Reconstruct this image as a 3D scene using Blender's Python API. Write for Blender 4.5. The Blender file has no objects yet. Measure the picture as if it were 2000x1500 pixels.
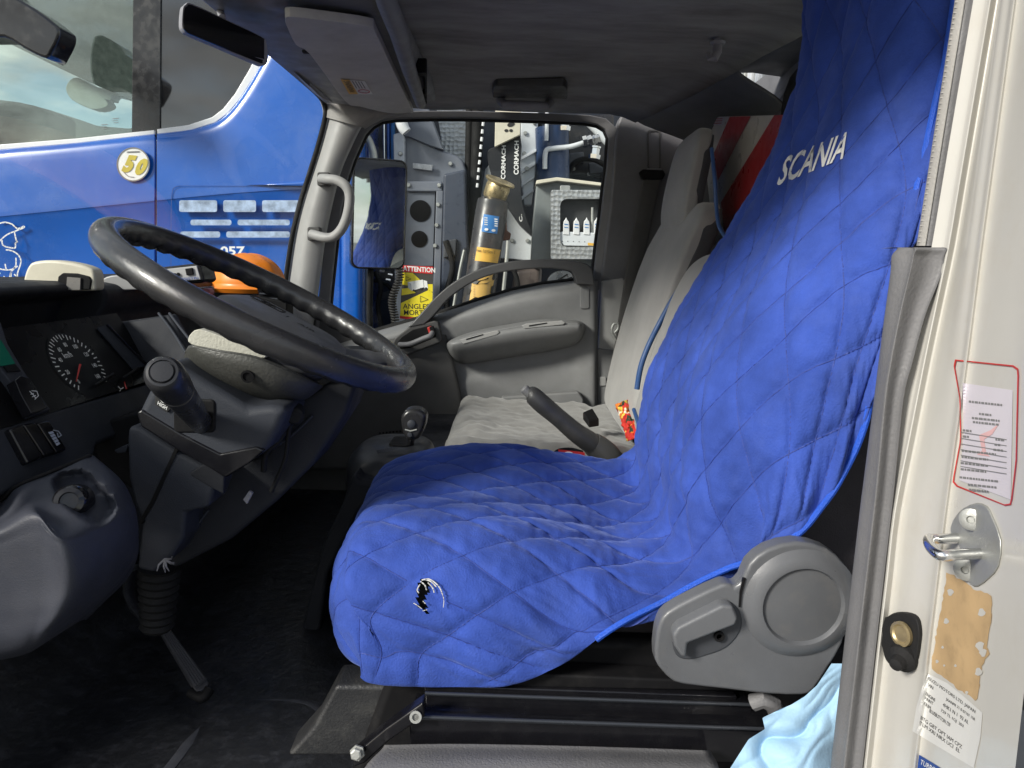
import bpy, bmesh, math, random
from mathutils import Vector, Matrix, noise
from mathutils.bvhtree import BVHTree
random.seed(7)
R_ = math.radians
SC = bpy.context.scene
COL = SC.collection
# ------------------------------------------------------------------ camera, sky, sun, exposure
E = 1.75                                   # height of the eye above the yard
PITCH, ROLL, FPX = R_(9.7), 0.027, 1400.0  # lens in pixels of a 2000 px wide frame
_F = Vector((0, math.cos(PITCH), -math.sin(PITCH)))
_r0, _u0 = Vector((1, 0, 0)), Vector((0, math.sin(PITCH), math.cos(PITCH)))
_R = _r0 * math.cos(ROLL) + _u0 * math.sin(ROLL)
_U = _u0 * math.cos(ROLL) - _r0 * math.sin(ROLL)
EYE = Vector((0, 0, E))
cam_d = bpy.data.cameras.new('camera'); cam = bpy.data.objects.new('camera', cam_d); COL.objects.link(cam)
cam_d.sensor_width = 36.0; cam_d.lens = FPX / 2000 * 36.0; cam_d.clip_start = 0.02; cam_d.clip_end = 3000
m = Matrix.Identity(4)
for i in range(3):
    m[i][0], m[i][1], m[i][2], m[i][3] = _R[i], _U[i], -_F[i], EYE[i]
cam.matrix_world = m
SC.camera = cam
SUN_EL, SUN_AZ = R_(29), R_(-52)           # azimuth from -Y... towards -X (front of the cab)
SUN_DIR = Vector((math.sin(SUN_AZ) * math.cos(SUN_EL), -math.cos(SUN_AZ) * math.cos(SUN_EL), math.sin(SUN_EL)))
wd = bpy.data.worlds.new('World'); SC.world = wd; wd.use_nodes = True
nt = wd.node_tree; nt.nodes.clear()
def N(t, typ, **kw):
    n = t.nodes.new(typ)
    for k, v in kw.items(): setattr(n, k, v)
    return n
sky = N(nt, 'ShaderNodeTexSky', sky_type='NISHITA', sun_disc=False, sun_elevation=SUN_EL)
sky.sun_rotation = math.atan2(SUN_DIR.x, SUN_DIR.y)
tc = N(nt, 'ShaderNodeTexCoord')
mp = N(nt, 'ShaderNodeMapping'); mp.inputs['Scale'].default_value = (1.0, 1.0, 2.6)
nz = N(nt, 'ShaderNodeTexNoise'); nz.inputs['Scale'].default_value = 4.5; nz.inputs['Detail'].default_value = 10; nz.inputs['Roughness'].default_value = .58
rp = N(nt, 'ShaderNodeValToRGB'); rp.color_ramp.elements[0].position = .43; rp.color_ramp.elements[1].position = .57
nz2 = N(nt, 'ShaderNodeTexNoise'); nz2.inputs['Scale'].default_value = 8; nz2.inputs['Detail'].default_value = 6
rp2 = N(nt, 'ShaderNodeValToRGB')
rp2.color_ramp.elements[0].color = (2.9, 3.0, 3.2, 1); rp2.color_ramp.elements[0].position = .3
rp2.color_ramp.elements[1].color = (8.5, 8.3, 8.0, 1); rp2.color_ramp.elements[1].position = .7
mx = N(nt, 'ShaderNodeMix', data_type='RGBA')
bg = N(nt, 'ShaderNodeBackground'); bg.inputs['Strength'].default_value = .085
ow = N(nt, 'ShaderNodeOutputWorld')
L = nt.links.new
L(tc.outputs['Generated'], mp.inputs[0]); L(mp.outputs[0], nz.inputs[0]); L(mp.outputs[0], nz2.inputs[0])
L(nz.outputs['Fac'], rp.inputs[0]); L(nz2.outputs['Fac'], rp2.inputs[0])
L(rp.outputs[0], mx.inputs['Factor']); L(sky.outputs[0], mx.inputs[6]); L(rp2.outputs[0], mx.inputs[7])
L(mx.outputs[2], bg.inputs[0]); L(bg.outputs[0], ow.inputs[0])
sd = bpy.data.lights.new('sun', 'SUN'); sd.energy = 2.6; sd.angle = R_(13); sd.color = (1, .95, .87)
so = bpy.data.objects.new('sun', sd); COL.objects.link(so)
so.rotation_euler = SUN_DIR.to_track_quat('Z', 'Y').to_euler(); so.location = (-20, -10, 30)
SC.view_settings.view_transform = 'Standard'; SC.view_settings.look = 'None'
SC.view_settings.gamma = 1; SC.view_settings.exposure = 0.82; SC.view_settings.use_curve_mapping = False
SC.cycles.use_denoising = True
SC.cycles.max_bounces = 10; SC.cycles.diffuse_bounces = 6; SC.cycles.transparent_max_bounces = 16
SC.cycles.caustics_reflective = False; SC.cycles.caustics_refractive = False
SC.cycles.sample_clamp_indirect = 6

# ------------------------------------------------------------------ points
def ray(x, y): return _F * FPX + _R * (x - 1000) + _U * (750 - y)
def at(x, y, Y):
    d = ray(x, y); return EYE + d * (Y / d.y)
def atz(x, y, z):
    d = ray(x, y); return EYE + d * (z / d.z)
def atx(x, y, X):
    d = ray(x, y); return EYE + d * (X / d.x)
def atpl(x, y, p0, n):
    d = ray(x, y); return EYE + d * ((p0 - EYE).dot(n) / d.dot(n))
def W(x, y, z): return Vector((x, y, z + E))
def proj(w):
    v = w - EYE; d = v.dot(_F); return 1000 + FPX * v.dot(_R) / d, 750 - FPX * v.dot(_U) / d
def cr(pts, n=6, closed=False):
    """Catmull-Rom through tuples or Vectors, n samples a span"""
    P = [tuple(p) for p in pts]; k = len(P); out = []
    for i in range(k if closed else k - 1):
        if closed: a, b, c, d = P[i - 1], P[i], P[(i + 1) % k], P[(i + 2) % k]
        else: a, b, c, d = P[max(i - 1, 0)], P[i], P[i + 1], P[min(i + 2, k - 1)]
        for j in range(n):
            t = j / n; t2 = t * t; t3 = t2 * t
            out.append(tuple(.5 * (2 * q + (r - p) * t + (2 * p - 5 * q + 4 * r - s) * t2 + (3 * q - p - 3 * r + s) * t3)
                             for p, q, r, s in zip(a, b, c, d)))
    if not closed: out.append(P[-1])
    return out
def resample(pts, n, closed=True):
    P = [Vector(p) for p in pts]
    if closed: P.append(P[0])
    D = [0]
    for a, b in zip(P, P[1:]): D.append(D[-1] + (b - a).length)
    out = []; j = 0
    for i in range(n):
        s = D[-1] * i / (n if closed else n - 1)
        while j < len(D) - 2 and D[j + 1] < s: j += 1
        t = (s - D[j]) / max(D[j + 1] - D[j], 1e-9); out.append(P[j].lerp(P[j + 1], min(t, 1)))
    return out
def rrect(x0, y0, x1, y1, r, n=4):
    o = []
    for cx, cy, a in ((x1 - r, y0 + r, -90), (x1 - r, y1 - r, 0), (x0 + r, y1 - r, 90), (x0 + r, y0 + r, 180)):
        for i in range(n + 1):
            t = R_(a + 90 * i / n); o.append((cx + r * math.cos(t), cy + r * math.sin(t)))
    return o
def ell(cx, cy, rx, ry, n=28, rot=0):
    c, s = math.cos(rot), math.sin(rot)
    return [(cx + rx * math.cos(t) * c - ry * math.sin(t) * s, cy + rx * math.cos(t) * s + ry * math.sin(t) * c)
            for t in (2 * math.pi * i / n for i in range(n))]

# ------------------------------------------------------------------ objects
def put(o, parent=None):
    COL.objects.link(o)
    if parent is not None:
        o.parent = parent; o.matrix_parent_inverse = Matrix.Translation(-chain_loc(parent))
    return o
def chain_loc(p):
    v = Vector(p.location)
    if p.parent is not None and p.type != 'MESH': v = v
    return v
def thing(name, label, cat, loc, group=None):
    o = bpy.data.objects.new(name, None); o.empty_display_size = .05; COL.objects.link(o); o.location = loc
    return tag(o, label, cat, group)
def tag(o, label, cat, group=None, kind=None):
    o['label'] = label; o['category'] = cat
    if group: o['group'] = group
    if kind: o['kind'] = kind
    return o
YV = Vector((0, 1, 0))
class MB:
    def __init__(s): s.v = []; s.f = []
    def add(s, vs, fs):
        k = len(s.v); s.v += [tuple(p) for p in vs]; s.f += [tuple(i + k for i in f) for f in fs]; return s
    def prism(s, pts, vec):
        n = len(pts); vec = Vector(vec)
        vs = [Vector(p) for p in pts] + [Vector(p) + vec for p in pts]
        fs = [tuple(range(n)), tuple(range(2 * n - 1, n - 1, -1))]
        fs += [(i, i + n, (i + 1) % n + n, (i + 1) % n) for i in range(n)]
        return s.add(vs, fs)
    def ring(s, outer, inner, vec):
        n = len(outer); vec = Vector(vec); vs = []
        for L_ in (outer, inner): vs += [Vector(p) for p in L_]
        vs += [v + vec for v in vs]
        fs = []
        for i in range(n):
            j = (i + 1) % n
            fs += [(i, j, n + j, n + i), (2 * n + i, 3 * n + i, 3 * n + j, 2 * n + j), (i, 2 * n + i, 2 * n + j, j), (n + i, n + j, 3 * n + j, 3 * n + i)]
        return s.add(vs, fs)
    def box(s, c, size, rot=None):
        hx, hy, hz = size[0] / 2, size[1] / 2, size[2] / 2
        vs = [Vector((x, y, z)) for x in (-hx, hx) for y in (-hy, hy) for z in (-hz, hz)]
        if rot is not None: vs = [rot @ v for v in vs]
        return s.add([v + Vector(c) for v in vs], [(0, 1, 3, 2), (4, 6, 7, 5), (0, 4, 5, 1), (2, 3, 7, 6), (0, 2, 6, 4), (1, 5, 7, 3)])
    def tube(s, path, r, n=12, flat=None, closed=False, up=None):
        P = [Vector(p) for p in path]; k = len(P); rs = r if isinstance(r, (list, tuple)) else [r] * k
        if up is None:
            t = (P[1] - P[0]).normalized(); up = Vector((0, 0, 1)) if abs(t.z) < .9 else Vector((1, 0, 0))
        up = Vector(up); vs = []
        for i in range(k):
            if closed: t = P[(i + 1) % k] - P[i - 1]
            else: t = P[min(i + 1, k - 1)] - P[max(i - 1, 0)]
            t.normalize(); a = up - t * up.dot(t); a.normalize(); b = t.cross(a); up = a
            fl = flat if flat else 1
            for j in range(n):
                q = 2 * math.pi * j / n; vs.append(P[i] + (a * math.cos(q) * fl + b * math.sin(q)) * rs[i])
        fs = []
        for i in range(k if closed else k - 1):
            i2 = (i + 1) % k
            fs += [(i * n + j, i * n + (j + 1) % n, i2 * n + (j + 1) % n, i2 * n + j) for j in range(n)]
        if not closed: fs += [tuple(range(n - 1, -1, -1)), tuple((k - 1) * n + j for j in range(n))]
        return s.add(vs, fs)
    def lathe(s, prof, o, ax, n=24, caps=True):
        ax = Vector(ax).normalized(); a = ax.orthogonal().normalized(); b = ax.cross(a); o = Vector(o); vs = []
        for r, h in prof:
            for j in range(n):
                q = 2 * math.pi * j / n; vs.append(o + ax * h + (a * math.cos(q) + b * math.sin(q)) * r)
        fs = []
        for i in range(len(prof) - 1):
            fs += [(i * n + j, i * n + (j + 1) % n, (i + 1) * n + (j + 1) % n, (i + 1) * n + j) for j in range(n)]
        if caps: fs += [tuple(range(n - 1, -1, -1)), tuple((len(prof) - 1) * n + j for j in range(n))]
        return s.add(vs, fs)
    def grid(s, rows, skip=None):
        n = len(rows[0]); vs = [p for r in rows for p in r]
        fs = [(i * n + j, i * n + j + 1, (i + 1) * n + j + 1, (i + 1) * n + j) for i in range(len(rows) - 1) for j in range(n - 1)
              if not (skip and skip(i, j))]
        return s.add(vs, fs)
    def build(s, name, mat, parent=None, bevel=0, seg=3, ang=38, smooth=True, sub=0, solid=0, wn=True, recalc=True, weld=False):
        me = bpy.data.meshes.new(name); bm = bmesh.new()
        bv = [bm.verts.new(p) for p in s.v]
        for f in s.f:
            try: bm.faces.new([bv[i] for i in f])
            except ValueError: pass
        if weld: bmesh.ops.remove_doubles(bm, verts=bm.verts, dist=1e-5)
        if recalc: bmesh.ops.recalc_face_normals(bm, faces=bm.faces)
        if bevel:
            es = [e for e in bm.edges if len(e.link_faces) == 2 and e.calc_face_angle(0) > R_(32)]
            bmesh.ops.bevel(bm, geom=es, offset=bevel, offset_type='OFFSET', segments=seg, profile=.5, affect='EDGES', clamp_overlap=True)
        bm.to_mesh(me); bm.free()
        if smooth:
            me.polygons.foreach_set('use_smooth', [True] * len(me.polygons)); me.set_sharp_from_angle(angle=R_(ang))
        me.materials.append(mat)
        o = put(bpy.data.objects.new(name, me), parent)
        if solid:
            md = o.modifiers.new('t', 'SOLIDIFY'); md.thickness = abs(solid); md.offset = 1 if solid > 0 else -1
        if sub:
            md = o.modifiers.new('s', 'SUBSURF'); md.levels = md.render_levels = sub
        if bevel and wn: o.modifiers.new('w', 'WEIGHTED_NORMAL').keep_sharp = True
        return o
def pts(outline, Y): return [at(p[0], p[1], p[2] if len(p) > 2 else Y) for p in outline]
def slab(name, outline, Y, th, mat, parent=None, bevel=.003, curve=0, seg=3, vec=None, **k):
    o = cr(outline, curve, True) if curve else outline
    return MB().prism(pts(o, Y), vec if vec is not None else YV * th).build(name, mat, parent, bevel=bevel, seg=seg, **k)
def tubepx(name, path, r, mat, parent=None, curve=5, n=12, **k):
    """path of (x, y, Y) pixels with depth"""
    p = [at(*q) for q in (cr(path, curve) if curve else path)]
    if isinstance(r, (list, tuple)):
        r = [q[0] for q in cr([(a,) for a in r], curve)] if curve else r
    return MB().tube(p, r, n, **k).build(name, mat, parent)
def patch(ctrl, nu, nv):
    """control rows of points -> fine rows of Vectors"""
    a = [[Vector(q) for q in cr(r, nv)] for r in ctrl]
    cols = [cr([r[j] for r in a], nu) for j in range(len(a[0]))]
    return [[Vector(cols[j][i]) for j in range(len(cols))] for i in range(len(cols[0]))]
def loft(name, levels, mat, parent=None, n=32, p=4.0, wr=0., fine=0, **k):
    """levels of (centre, u axis, v axis, a, b): rounded-rectangle sections"""
    rows = []
    if fine:
        L2 = cr([(*c, a, b) for c, u, v, a, b in levels], fine); levels = [(q[:3], levels[0][1], levels[0][2], max(q[3], .001), max(q[4], .001)) for q in L2]
    for c, u, v, a, b in levels:
        row = []
        for j in range(n):
            t = 2 * math.pi * j / n; ct, st = math.cos(t), math.sin(t)
            row.append(Vector(c) + Vector(u) * a * math.copysign(abs(ct) ** (2 / p), ct) + Vector(v) * b * math.copysign(abs(st) ** (2 / p), st))
        rows.append(row)
    if wr:
        for row, lv in zip(rows, levels):
            for j, q in enumerate(row):
                d = (q - Vector(lv[0])).normalized(); row[j] = q + d * wr * (noise.noise(Vector((q.x * 9, q.y * 38, q.z * 7))) + .7 * noise.noise(q * 22))
    mb = MB(); kk = len(rows)
    mb.add([q for r in rows for q in r], [(i * n + j, i * n + (j + 1) % n, (i + 1) * n + (j + 1) % n, (i + 1) * n + j) for i in range(kk - 1) for j in range(n)]
           + [tuple(range(n - 1, -1, -1)), tuple((kk - 1) * n + j for j in range(n))])
    return mb.build(name, mat, parent, ang=60, **k)
_tc = {}
def text2d(t, offset=0.0, shear=0.0):
    """triangles of a line of text in a unit box: ([(u, v)], [(i, j, k)], aspect)"""
    key = (t, offset, shear)
    if key in _tc: return _tc[key]
    cu = bpy.data.curves.new('txt', 'FONT'); cu.body = t; cu.size = 1; cu.offset = offset; cu.shear = shear; cu.resolution_u = 3
    o = bpy.data.objects.new('txt', cu); COL.objects.link(o); dg = bpy.context.evaluated_depsgraph_get(); dg.update()
    me = o.evaluated_get(dg).to_mesh(); me.calc_loop_triangles()
    vs = [(v.co.x, v.co.y) for v in me.vertices]; tr = [tuple(q.vertices) for q in me.loop_triangles]
    o.evaluated_get(dg).to_mesh_clear(); bpy.data.objects.remove(o); bpy.data.curves.remove(cu)
    x0, x1 = min(v[0] for v in vs), max(v[0] for v in vs); y0, y1 = min(v[1] for v in vs), max(v[1] for v in vs)
    vs = [((x - x0) / (x1 - x0), (y - y0) / (y1 - y0)) for x, y in vs]
    _tc[key] = (vs, tr, (x1 - x0) / (y1 - y0)); return _tc[key]
def quadmap(q):
    """unit box -> pixel quad (bottom-left, bottom-right, top-right, top-left)"""
    a, b, c, d = [Vector(p) for p in q]
    return lambda u, v: (a * (1 - u) + b * u) * (1 - v) + (d * (1 - u) + c * u) * v
def textpx(name, t, quad, surf, mat, parent, offset=0.0, shear=0.0, cuts=0):
    """flat lettering laid on a surface; surf(x, y) gives the point"""
    vs, tr, _ = text2d(t, offset, shear); bm = bmesh.new(); b = [bm.verts.new((u, v, 0)) for u, v in vs]
    for f in tr:
        try: bm.faces.new([b[i] for i in f])
        except ValueError: pass
    if cuts: bmesh.ops.subdivide_edges(bm, edges=bm.edges, cuts=cuts, use_grid_fill=True)
    bmesh.ops.triangulate(bm, faces=bm.faces)
    bm.verts.index_update(); qm = quadmap(quad)
    mb = MB(); mb.add([surf(*qm(v.co.x, v.co.y)) for v in bm.verts], [tuple(v.index for v in f.verts) for f in bm.faces]); bm.free()
    return mb.build(name, mat, parent, smooth=False, recalc=False)
def decal(name, polys, surf, mat, parent, cuts=0):
    mb = MB()
    if cuts:
        bm = bmesh.new()
        for p in polys: bm.faces.new([bm.verts.new((q[0], q[1], 0)) for q in p])
        for _ in range(cuts):
            bmesh.ops.triangulate(bm, faces=bm.faces); bmesh.ops.subdivide_edges(bm, edges=[e for e in bm.edges if e.calc_length() > 8], cuts=1)
        bmesh.ops.triangulate(bm, faces=bm.faces); bm.verts.index_update()
        mb.add([surf(v.co.x, v.co.y) for v in bm.verts], [tuple(v.index for v in f.verts) for f in bm.faces]); bm.free()
        return mb.build(name, mat, parent, smooth=False, recalc=False)
    for p in polys: mb.add([surf(*q) for q in p], [tuple(range(len(p)))])
    return mb.build(name, mat, parent, smooth=False, recalc=False)
def stroke(path, w):
    """a pixel polyline as quads of width w"""
    out = []
    for a, b in zip(path, path[1:]):
        a, b = Vector(a[:2]), Vector(b[:2]); d = (b - a)
        if d.length < 1e-6: continue
        d.normalize(); n = Vector((-d.y, d.x)) * w / 2; e = d * w * .25
        out.append([tuple(a - e + n), tuple(b + e + n), tuple(b + e - n), tuple(a - e - n)])
    return out

# ------------------------------------------------------------------ materials
MATS = {}
def mat(name, col, rough=.5, metal=0., var=.12, scale=9., bump=0., bscale=300., coat=0., sheen=0., stint=None, spec=.5, dirt=0., dcol=(.12, .1, .08), dscale=14., rvar=.12, emit=0, stretch=None, crough=.05):
    mt = bpy.data.materials.new(name); mt.use_nodes = True; t = mt.node_tree; b = t.nodes['Principled BSDF']; Lk = t.links.new
    b.inputs['Roughness'].default_value = rough; b.inputs['Metallic'].default_value = metal
    b.inputs['Specular IOR Level'].default_value = spec; b.inputs['Coat Weight'].default_value = coat; b.inputs['Coat Roughness'].default_value = crough
    b.inputs['Sheen Weight'].default_value = sheen
    if stint: b.inputs['Sheen Tint'].default_value = (*stint, 1); b.inputs['Sheen Roughness'].default_value = .4
    tc = N(t, 'ShaderNodeTexCoord'); src = tc.outputs['Object']
    if stretch:
        mp = N(t, 'ShaderNodeMapping'); mp.inputs['Scale'].default_value = stretch; Lk(src, mp.inputs[0]); src = mp.outputs[0]
    n1 = N(t, 'ShaderNodeTexNoise'); n1.inputs['Scale'].default_value = scale; n1.inputs['Detail'].default_value = 7; n1.inputs['Roughness'].default_value = .62; Lk(src, n1.inputs[0])
    r1 = N(t, 'ShaderNodeMapRange'); r1.inputs[1].default_value = .3; r1.inputs[2].default_value = .7; r1.inputs[3].default_value = 1 - var; r1.inputs[4].default_value = 1 + var
    Lk(n1.outputs['Fac'], r1.inputs[0])
    mu = N(t, 'ShaderNodeMix', data_type='RGBA', blend_type='MULTIPLY'); mu.inputs['Factor'].default_value = 1; mu.inputs[6].default_value = (*col, 1); Lk(r1.outputs[0], mu.inputs[7])
    out = mu.outputs[2]
    if dirt:
        n2 = N(t, 'ShaderNodeTexNoise'); n2.inputs['Scale'].default_value = dscale; n2.inputs['Detail'].default_value = 10; n2.inputs['Roughness'].default_value = .7; Lk(src, n2.inputs[0])
        r2 = N(t, 'ShaderNodeMapRange'); r2.inputs[1].default_value = .5; r2.inputs[2].default_value = .72; r2.inputs[4].default_value = dirt; Lk(n2.outputs['Fac'], r2.inputs[0])
        m2 = N(t, 'ShaderNodeMix', data_type='RGBA'); m2.inputs[7].default_value = (*dcol, 1); Lk(r2.outputs[0], m2.inputs['Factor']); Lk(out, m2.inputs[6]); out = m2.outputs[2]
    Lk(out, b.inputs['Base Color'])
    if rvar:
        r3 = N(t, 'ShaderNodeMapRange'); r3.inputs[1].default_value = .3; r3.inputs[2].default_value = .7; r3.inputs[3].default_value = max(rough - rvar, .02); r3.inputs[4].default_value = min(rough + rvar, 1)
        n4 = N(t, 'ShaderNodeTexNoise'); n4.inputs['Scale'].default_value = scale * 3.3; n4.inputs['Detail'].default_value = 6; Lk(src, n4.inputs[0]); Lk(n4.outputs['Fac'], r3.inputs[0]); Lk(r3.outputs[0], b.inputs['Roughness'])
    if bump:
        n3 = N(t, 'ShaderNodeTexNoise'); n3.inputs['Scale'].default_value = bscale; n3.inputs['Detail'].default_value = 3; Lk(src, n3.inputs[0])
        bp = N(t, 'ShaderNodeBump'); bp.inputs['Strength'].default_value = bump; bp.inputs['Distance'].default_value = .002; Lk(n3.outputs['Fac'], bp.inputs['Height']); Lk(bp.outputs[0], b.inputs['Normal'])
    if emit: b.inputs['Emission Color'].default_value = (*col, 1); b.inputs['Emission Strength'].default_value = emit
    MATS[name] = mt; return mt
def glass(name, tint, refl, rough=0.0):
    mt = bpy.data.materials.new(name); mt.use_nodes = True; t = mt.node_tree; t.nodes.clear(); Lk = t.links.new
    o = N(t, 'ShaderNodeOutputMaterial'); m_ = N(t, 'ShaderNodeMixShader'); tr = N(t, 'ShaderNodeBsdfTransparent'); gl = N(t, 'ShaderNodeBsdfGlossy')
    fr = N(t, 'ShaderNodeFresnel'); fr.inputs[0].default_value = 1.5; mr = N(t, 'ShaderNodeMath', operation='MULTIPLY'); mr.inputs[1].default_value = refl
    tr.inputs[0].default_value = (*tint, 1); gl.inputs['Roughness'].default_value = rough
    Lk(fr.outputs[0], mr.inputs[0]); Lk(mr.outputs[0], m_.inputs[0]); Lk(tr.outputs[0], m_.inputs[1]); Lk(gl.outputs[0], m_.inputs[2]); Lk(m_.outputs[0], o.inputs[0])
    return mt
G = dict(
 trim=mat('light_trim', (.33, .33, .325), .5, bump=.25, bscale=900, dirt=.25, dcol=(.16, .13, .1), dscale=9),
 door=mat('door_trim', (.195, .197, .199), .5, bump=.3, bscale=700, dirt=.18, dcol=(.1, .09, .08)),
 doord=mat('door_dark_trim', (.062, .061, .06), .48, bump=.25, bscale=700, dirt=.2, dcol=(.09, .085, .08)),
 roof=mat('roof_cloth', (.33, .322, .312), .95, bump=.6, bscale=420, var=.22, scale=5, dirt=.35, dcol=(.07, .06, .05), dscale=4, spec=.15, stretch=(1, 3, 1)),
 shelf=mat('overhead_plastic', (.19, .19, .20), .5, bump=.25, bscale=700),
 visor=mat('visor_vinyl', (.52, .50, .48), .55, bump=.3, bscale=600, dirt=.15),
 header=mat('header_plastic', (.29, .286, .31), .5, bump=.2, bscale=700),
 dash=mat('dash_plastic', (.028, .0295, .035), .6, spec=.15, bump=.35, bscale=650, dirt=.22, dcol=(.035, .035, .036), dscale=22),
 dashg=mat('dash_grey_plastic', (.040, .044, .055), .55, spec=.2, bump=.35, bscale=650, dirt=.22, dcol=(.05, .05, .052), dscale=25),
 knee=mat('knee_panel_plastic', (.042, .046, .06), .5, spec=.35, bump=.25, bscale=650, dirt=.2, dcol=(.06, .06, .062), dscale=25),
 black=mat('matt_black', (.010, .010, .011), .6, spec=.12, dirt=.25, dcol=(.05, .048, .045), dscale=30),
 gloss=mat('gloss_black', (.008, .008, .01), .18, dirt=.12, dcol=(.06, .06, .06), dscale=40),
 rubber=mat('black_rubber', (.014, .014, .0145), .75, spec=.25, bump=.3),
 wheel=mat('wheel_leather', (.034, .034, .036), .2, coat=.35, crough=.12, bump=.25, bscale=900, var=.25, dirt=.25, dcol=(.08, .078, .074), dscale=18, rvar=.1),
 hub=mat('hub_plastic', (.12, .122, .13), .45, bump=.3, bscale=800, dirt=.3, dcol=(.1, .098, .092), dscale=15),
 beige=mat('worn_beige_vinyl', (.55, .535, .46), .45, bump=.5, bscale=260, dirt=.3, dcol=(.15, .14, .12), dscale=20),
 shroud=mat('column_shroud', (.055, .055, .05), .5, bump=.4, bscale=260, dirt=.3, dcol=(.14, .135, .12), dscale=12),
 cush=mat('dimmed_seat_cloth', (.245, .241, .232), .95, bump=.3, bscale=700, var=.14, sheen=.3, dirt=.2, dcol=(.19, .18, .16), dscale=8, spec=.2),  # seat cloth again, darkened to offset the light on the cushion tops
 grey=mat('seat_cloth', (.325, .318, .305), .95, bump=.3, bscale=700, var=.14, sheen=.35, dirt=.2, dcol=(.27, .25, .22), dscale=8, spec=.2),
 greyd=mat('seat_side_cloth', (.055, .055, .06), .9, bump=.5, bscale=900, sheen=.2, spec=.2),
 charcoal=mat('charcoal_cloth', (.05, .046, .05), .95, bump=.6, bscale=500, dirt=.2, dcol=(.09, .085, .085), spec=.2),
 paint=mat('cream_white_paint', (.53, .52, .485), .32, var=.05, scale=4, coat=.25, dirt=.3, dcol=(.42, .38, .31), dscale=16, rvar=.05),
 gasket=mat('grey_gasket', (.15, .15, .155), .6, bump=.3, bscale=300),
 gasketl=mat('grey_gasket_light', (.36, .35, .33), .55, bump=.3, bscale=300),
 recl=mat('recliner_plastic', (.12, .126, .136), .36, bump=.12, bscale=900, dirt=.3, dcol=(.21, .2, .18), dscale=13),
 steel=mat('zinc_steel', (.42, .43, .41), .48, .55, bump=.15, dirt=.35, dcol=(.3, .28, .24), dscale=30),
 chrome=mat('bright_metal', (.8, .8, .8), .15, 1.0),
 white=mat('white_paint', (.78, .79, .8), .3, coat=.3, var=.05),
 cream=mat('cream_plastic', (.66, .62, .5), .4, dirt=.2, dcol=(.4, .36, .28)),
 scania=mat('truck_blue', (.004, .10, .46), .25, var=.1, scale=2.0, coat=.6, dirt=.06, dcol=(.45, .5, .55), dscale=9, rvar=.05),
 print_=mat('print_white', (.82, .82, .8), .5, var=.06, scale=60),
 ink=mat('print_black', (.02, .02, .02), .6),
 inkg=mat('print_grey', (.2, .2, .2), .6),
 red=mat('red_plastic', (.5, .035, .03), .4),
 orange=mat('orange_shell', (.85, .24, .02), .35, dirt=.15, dcol=(.4, .15, .05)),
 pink=mat('pink_plastic', (.55, .16, .16), .45),
 lilac=mat('lilac_wrap', (.5, .34, .62), .3, var=.25, scale=14),
 yellow=mat('sign_yellow', (.80, .66, .03), .45),
 amber=mat('label_amber', (.8, .46, .08), .5, var=.1),
 lcd=mat('green_display', (.012, .16, .10), .2, var=.05),
 bag=mat('pale_blue_film', (.36, .57, .76), .6, sheen=.2, var=.08, bump=.25, bscale=300, spec=.25),
 crane=mat('crane_grey_paint', (.15, .165, .20), .38, coat=.2, var=.1, scale=4, dirt=.25, dcol=(.3, .29, .28)),
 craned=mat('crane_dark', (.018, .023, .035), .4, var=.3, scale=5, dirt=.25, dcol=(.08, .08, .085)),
 cranew=mat('crane_white_paint', (.68, .71, .74), .3, coat=.3, var=.06, scale=5, dirt=.12, dcol=(.4, .36, .3)),
 concrete=mat('yard_asphalt', (.16, .158, .152), .9, var=.25, scale=.8, bump=.3, bscale=60, dirt=.4, dcol=(.08, .08, .078), dscale=1.5),
 thread=mat('pale_thread', (.55, .55, .54), .9),
 rearw=mat('rear_wall_plastic', (.17, .174, .185), .55, bump=.25, bscale=700),
 pillar=mat('pillar_trim', (.13, .13, .136), .5, bump=.25, bscale=700, dirt=.2, dcol=(.1, .09, .08)),
 foam=mat('dark_foam', (.03, .028, .027), 1, bump=.5, bscale=200),
 cord=mat('blue_cord', (.03, .08, .22), .5),
 zip=mat('blue_binding', (.015, .09, .55), .55, bump=.6, bscale=700),
 brown=mat('glue_residue', (.45, .31, .16), .8, var=.3, scale=25, dirt=.4, dcol=(.3, .2, .1), dscale=50),
 paper=mat('label_paper', (.6, .57, .62), .5, var=.04),
 paper2=mat('data_label', (.62, .62, .6), .45, var=.05),
 mirror=mat('mirror_glass', (.85, .87, .87), .02, 1.0, var=0, rvar=0),
 dmirror=mat('dark_reflection', (.012, .012, .014), .12, var=.1, rvar=.03),
 brass=mat('worn_zinc', (.50, .40, .22), .35, .75, var=.35, scale=22, dirt=.5, dcol=(.12, .09, .06), dscale=18),
 rust=mat('rusty_steel', (.16, .075, .05), .65, .3, var=.4, scale=25),
 navy=mat('label_navy', (.02, .06, .25), .4),
 bluel=mat('label_blue', (.05, .22, .55), .4),
)
GL = glass('clear_pane', (.95, .97, .96), .18)
GLW = glass('windscreen_pane', (.93, .96, .95), .05)
GLS = glass('tinted_pane', (.86, .95, .90), 2.6)

# ------------------------------------------------------------------ yard
g = MB(); S = 900
g.add([(-S, -S, 0), (S, -S, 0), (S, S, 0), (-S, S, 0)], [(0, 1, 2, 3)])
g = g.build('ground', G['concrete']); g['kind'] = 'structure'; g['label'] = 'dark asphalt yard under the trucks'

# ------------------------------------------------------------------ the cab we look into
CAB = thing('truck_cab', 'light truck cab shell with grey trim, seen through its open driver doorway', 'truck cab', (0, 1.3, E - .74))
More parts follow.
